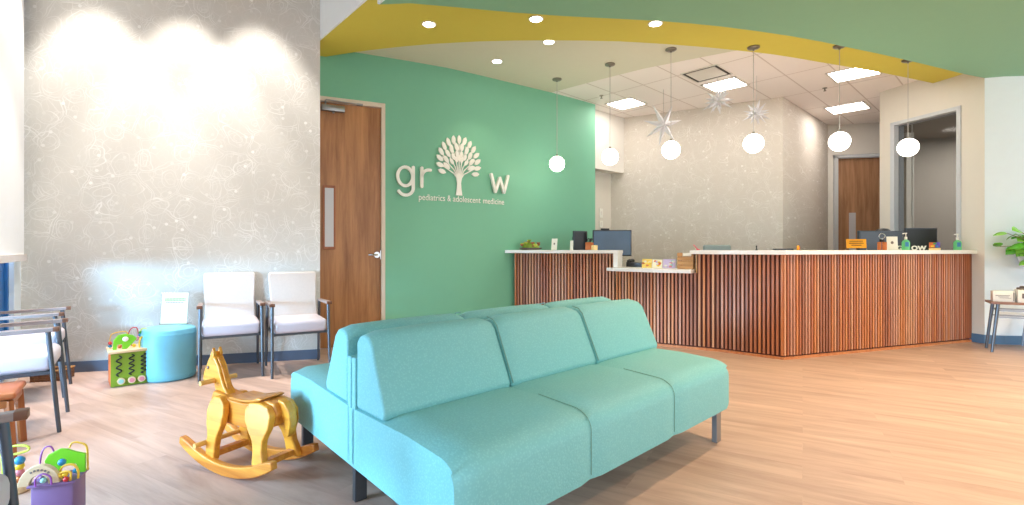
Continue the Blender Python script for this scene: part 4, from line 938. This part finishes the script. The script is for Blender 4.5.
# ======================= ROCKING HORSE ==================================================
HZ = math.radians(153); t = thing('rocking_horse', 'golden wooden rocking horse on curved rockers beside the teal sofa', 'rocking horse', (-1.32, 2.50, 0), HZ); t.scale = (.96,)*3
def arcboard(y0, y1, name='rocker'):
    Rr = .72; n = 22; lo, hi = [], []
    for k in range(n+1):
        x = -.365+.73*k/n; th = x*1.0; zb = Rr-math.sqrt(Rr*Rr-(x*1.0)**2)
        lo.append((x, zb)); e_ = min(k, n-k)/n; hi.append((x*.985, zb+.055+(.0 if e_ > .1 else -.018*(1-e_/.1)**2)))
    b = MB(); b.side(lo+hi[::-1], y0, y1); return b.build(name, M['oak'], t, smooth=25, bevel=.006)
arcboard(.105, .14); arcboard(-.14, -.105)
fl = [(.055, .05), (.12, .05), (.135, .10), (.135, .16), (.155, .22), (.165, .28), (.15, .33), (.115, .36), (.07, .36), (.035, .33), (.025, .28), (.035, .22), (.06, .16), (.062, .10)]
fl = [(x+.045, z) for x, z in fl]
rl = [(-.275, .065), (-.205, .055), (-.185, .09), (-.18, .15), (-.165, .19), (-.13, .23), (-.095, .28), (-.09, .33), (-.12, .365), (-.19, .372), (-.25, .36), (-.28, .32), (-.275, .26), (-.245, .20), (-.245, .15), (-.262, .11)]
for s in (1, -1):
    y0, y1 = (.052, .088) if s > 0 else (-.088, -.052)
    b = MB(); b.side(fl, y0, y1); 
    bmesh.ops.transform(b.bm, matrix=Matrix(((1, 0, 0, 0), (0, 1, -.14*s, .04*s), (0, 0, 1, 0), (0, 0, 0, 1))), verts=b.bm.verts)
    b.build('leg', M['oak2'], t, smooth=30, bevel=.007)
    b = MB(); b.side(rl, y0, y1)
    bmesh.ops.transform(b.bm, matrix=Matrix(((1, 0, 0, 0), (0, 1, -.14*s, .04*s), (0, 0, 1, 0), (0, 0, 0, 1))), verts=b.bm.verts)
    b.build('leg', M['oak2'], t, smooth=30, bevel=.007)
body = [(.22, .28), (.235, .33), (.215, .375), (.15, .365), (.07, .345), (-.03, .342), (-.12, .352), (-.2, .378), (-.265, .37), (-.285, .32), (-.27, .26), (-.2, .235), (-.05, .215), (.1, .22), (.18, .235)]
b = MB(); b.side(body, -.05, .05); b.build('body', M['oak'], t, smooth=30, bevel=.008)
b = MB(); b.side([(-.18, .375), (-.09, .357), (.0, .352), (.06, .358), (.05, .37), (-.04, .366), (-.12, .375), (-.17, .392), (-.2, .388)], -.07, .07); b.build('saddle', M['oak'], t, smooth=30, bevel=.006)
nk = [(.12, .35), (.235, .33), (.265, .40), (.285, .43), (.33, .405), (.365, .39), (.39, .40), (.40, .425), (.385, .46), (.355, .50), (.33, .535), (.315, .545), (.305, .575), (.285, .545), (.262, .548), (.25, .535), (.215, .50), (.19, .45), (.165, .40)]
hx = lambda P: [(.19+(x-.19)*.74 if x > .19 else x, z) for x, z in P]
b = MB(); b.side(hx(nk), -.026, .026); hd = b.build('head', M['oak2'], t, smooth=30, bevel=.007)
for s in (-1, 1):
    b = MB(); b.side(hx([(.275, .525), (.31, .525), (.30, .56), (.285, .595), (.265, .56)]), s*.018-.008, s*.018+.008); b.build('ear', M['oak2'], hd, smooth=30, bevel=.003)
    b = MB(); b.ball((.295, s*.027, .485), .010, 10, 8, (1, .4, 1)); b.build('eye', M['armcap'], hd)
b = MB(); b.side(hx([(.25, .545), (.21, .505), (.18, .455), (.155, .40), (.14, .36), (.155, .352), (.19, .41), (.22, .47), (.262, .52)]), -.012, .012); b.build('mane', M['oak'], hd, smooth=30, bevel=.003)
b = MB(); b.tube((.245, -.10, .42), (.245, .10, .42), .013, n=14); b.build('handle_dowel', M['dowel'], t)
b = MB(); b.tube((.185, -.165, .125), (.185, .165, .125), .013, n=14); b.build('foot_dowel', M['dowel'], t)
b = MB(); b.side([(-.255, .385), (-.30, .375), (-.335, .335), (-.345, .28), (-.335, .225), (-.32, .205), (-.305, .225), (-.30, .27), (-.28, .31), (-.255, .33)], -.022, .022); b.build('tail', M['oak2'], t, smooth=30, bevel=.006)
for x_, z_ in ((-.23, .085), (.13, .075)):
    b = MB(); b.box((x_, 0, z_), (.04, .215, .03)); b.build('cross_brace', M['oak'], t, smooth=0, bevel=.003)

# ======================= RIGHT-HAND TABLE ===============================================
TZ = .53
fL = Vector((5.02, 5.27)); e_ = Vector((5.075, 5.29))
t = thing('side_table', 'brown-topped side table with splayed grey metal legs by the pale wall', 'table', (5.045+.47*.825+.14*.565, 5.27-.47*.565+.14*.825, 0), -.60)
b = MB(); b.box((.02, 0, TZ-.012), (.98, .30, .024), bev=.003); b.build('tabletop', M['tabletop'], t)
b = MB()
for y in (-.11, .11): b.bar((-.40, y, .44), (.42, y, .44), .015, .015); b.bar((-.41, y, .37), (.43, y, .37), .015, .015)
for x in (-.40, .42): b.bar((x, -.11, .44), (x, .11, .44), .015, .015)
b.build('rail', M['galv'], t, smooth=0)
for sx in (-1, 1):
    for sy in (-1, 1):
        b = MB(); b.tube((sx*.47+.01, sy*.14, 0), (sx*.42+.01, sy*.12, TZ-.02), .013, .016, n=10); b.build('leg', M['chairleg'], t)
# metal chair pulled behind the table
t = thing('metal_chair', 'galvanised metal chair with a tan seat tucked at the side table', 'chair', (5.80, 5.34, 0), 2.6)
b = MB(); b.box((0, 0, .44), (.34, .34, .02), bev=.008); b.build('seat', mat('tan_wood_seat', (206, 168, 140), .5), t)
for sx in (-1, 1):
    for sy in (-1, 1):
        b = MB(); b.tube((sx*.20, sy*.20, 0), (sx*.15, sy*.15, .43), .014, .032, n=8); b.build('leg', M['galv'], t)
b = MB(); b.path([(-.15, .15, .43), (-.17, .19, .62), (-.12, .2, .80), (.12, .2, .80), (.17, .19, .62), (.15, .15, .43)], .012); b.build('back_frame', M['galv'], t)
# boxes on the table
c = onz(996, 301, TZ); t = thing('white_box', 'white box with a grey printed label, on the table end nearest the desk', 'box', (5.21, 5.31, TZ), -.6)
b = MB(); b.box((0, 0, .055), (.17, .12, .11), bev=.004); b.build('carton', M['paper'], t); b = MB(); b.box((-.01, -.0615, .065), (.11, .002, .006)); b.box((-.005, -.0615, .052), (.08, .002, .004)); b.box((.01, -.0615, .04), (.09, .002, .004)); b.box((.075, -.0615, .055), (.008, .002, .09)); b.build('printed_label', M['bead'], t, smooth=0)
t = thing('white_box', 'larger white box with dark marks, right of the printed one on the table', 'box', (5.40, 5.18, TZ), -.6)
b = MB(); b.box((0, 0, .065), (.26, .18, .13), bev=.004); b.build('carton', M['paper'], t); b = MB(); b.box((-.09, -.0915, .07), (.02, .002, .05)); b.box((-.07, -.0915, .06), (.01, .002, .03)); b.build('printed_label', M['bead'], t, smooth=0)
t = thing('folded_cloth', 'dark folded cloth lying on the larger white box', 'cloth', (5.37, 5.22, TZ+.13), -.3)
b = MB(); b.box((0, 0, .012), (.14, .07, .022), bev=.008); b.box((.01, 0, .03), (.11, .06, .014), bev=.006); b.build('folds', M['bowl'], t)
# plant in a wall pocket
t = thing('wall_planter', 'white ribbed wall pocket planter on the pale wall above the table', 'planter', (5.81, 5.60, 1.05), 0)
b = MB(); b.lathe([(.06, -.17), (.10, -.12), (.145, .0), (.15, .02), (.14, .02), (.09, -.05)], n=32); o = b.build('pocket', M['coolw'], t); o.scale = (1.15, .45, 1)
b = MB()
for k in range(5): b.box((0, -.04+.004*k, -.24-.03*k), (.2-.02*k, .02, .01))
b.build('ribs', M['coolw'], t, smooth=0)
t = thing('trailing_pothos', 'bright green pothos with heart-shaped leaves spilling from the wall planter', 'plant', (5.81, 5.52, 1.05), 0)
rnd = random.Random(11); stems = MB(); lv = MB()
tips = []
for k in range(190):
    a_ = rnd.uniform(-.2, PI+.2); rr_ = abs(rnd.gauss(0, .11))+.02
    x = math.cos(a_)*rr_*1.5; z = .07+math.sin(a_)*rr_*.95-abs(x)*.15; y = -rnd.uniform(.0, .16)
    if rnd.random() < .3: z = -rnd.uniform(.0, .15); x = rnd.uniform(-.14, .2)
    tips.append((x, y, z))
tips += [(-.25, -.06, .06), (-.30, -.05, .045), (-.22, -.05, .10), (-.22, -.1, .0), (-.17, -.08, -.1), (-.1, -.1, -.15)]
for x, y, z in tips:
    stems.path([(0, 0, 0), (x*.5, y*.6, z*.5+.04), (x, y, z)], .003, 5)
    L_ = rnd.uniform(.09, .14); R = Euler((rnd.uniform(-.9, .5), rnd.uniform(-.6, .6), rnd.uniform(-PI, PI) if rnd.random() < .5 else (0 if x > 0 else PI)+rnd.uniform(-.6, .6))).to_matrix()
    out = [(0, 0), (.12, .32), (.35, .46), (.65, .36), (1, 0), (.65, -.36), (.35, -.46), (.12, -.32)]; lv.mi = rnd.randrange(2)
    vs = [lv.bm.verts.new(Vector((x, y, z))+R @ Vector((u_*L_, v_*L_*.9, -.18*L_*u_*u_+.10*L_*abs(v_)))) for u_, v_ in out]; c_ = lv.bm.verts.new(Vector((x, y, z))+R @ Vector((.5*L_, 0, -.05*L_)))
    for k in range(8): lv.bm.faces.new((c_, vs[k], vs[(k+1) % 8])).material_index = lv.mi
stems.build('stems', M['stem'], t); o = lv.build('leaves', [M['leaf1'], M['leaf2']], t, smooth=60)
m_ = o.modifiers.new('s', 'SOLIDIFY'); m_.thickness = .0015

# ======================= LIGHT ==========================================================
def area(name, loc_, to, sx, sy, e, col, spread=PI):
    l = bpy.data.lights.new(name, 'AREA'); l.shape = 'RECTANGLE'; l.size = sx; l.size_y = sy; l.energy = e; l.color = col; l.spread = spread
    o = bpy.data.objects.new(name, l); C.objects.link(o); o.location = loc_
    o.rotation_euler = (Vector(to)-Vector(loc_)).to_track_quat('-Z', 'Z').to_euler(); return o
# daylight from the open sky outside, entering under the roller shades
mid = LW(2.6, -3.4); area('daylight_outside', (mid[0], mid[1], 1.35), (mid[0]+wn.x*4, mid[1]+wn.y*4, 1.0), 7.5, 1.0, 850, (.55, .78, 1))
a_, c_ = LW(4.4, -3.2), rayline(90, WC, WR); area('daylight_low', (a_[0], a_[1], 1.12), (c_.x, c_.y, .75), 1.6, .5, 34, (.40, .72, 1), math.radians(50))
l = bpy.data.lights.new('low_daylight', 'SUN'); l.energy = 2.2; l.angle = math.radians(9); l.color = (.55, .8, 1)
o = bpy.data.objects.new('low_daylight', l); C.objects.link(o); o.rotation_euler = Vector((.8, .6, -.075)).to_track_quat('-Z', 'Y').to_euler()
wld = bpy.data.worlds.new('World'); SC.world = wld; wld.use_nodes = True
bg = wld.node_tree.nodes['Background']; bg.inputs[0].default_value = (.9, .94, 1, 1); bg.inputs[1].default_value = 2.0
area('inner_room_fill', (7.0, 7.0, 2.85), (7.0, 7.0, 0), .6, .6, 75, (1, .95, .9))  # unseen fill light added to brighten the room behind the glass
# globes and panels also carry soft lamps so that the fittings light the room
for px, py, z, gy in ((557, 79, ZT, 164), (610, 64, ZT, 157), (671, 49, ZT, 150), (753.5, 47, ZY, 143.5), (839.5, 45.8, ZY, 141.5), (908, 59.8, ZY, 147.5)):
    pass
# unseen warm spots added above and behind the viewpoint to tint the right side
for x, y in ((2.2, 3.2), (4.2, 3.6), (3.2, 1.6), (5.2, 1.8), (6.6, 3.6), (6.4, 0), (3.8, 0)):
    l = bpy.data.lights.new('downlight', 'SPOT'); l.energy = 165; l.spot_size = math.radians(120); l.spot_blend = .7; l.color = (1, .70, .42); l.shadow_soft_size = .08
    o = bpy.data.objects.new('ceiling_spot_beam', l); C.objects.link(o); o.location = (x, y, ZG-.03)

# ======================= CAMERA =========================================================
cam = bpy.data.cameras.new('cam'); co = bpy.data.objects.new('camera', cam); C.objects.link(co); SC.camera = co
co.location = (0, 0, H); co.rotation_euler = (PI/2, 0, 0); cam.sensor_width = 36; cam.lens = FPX/1024*36; cam.shift_y = -3/1024; cam.clip_start = .05
vs_ = SC.view_settings; vs_.view_transform = 'Standard'; vs_.look = 'None'; vs_.gamma = 1; vs_.use_curve_mapping = False; vs_.exposure = 0.45
SC.cycles.max_bounces = 8; SC.cycles.diffuse_bounces = 4; SC.cycles.transparent_max_bounces = 8; SC.cycles.sample_clamp_indirect = 4; SC.cycles.caustics_reflective = False; SC.cycles.caustics_refractive = False
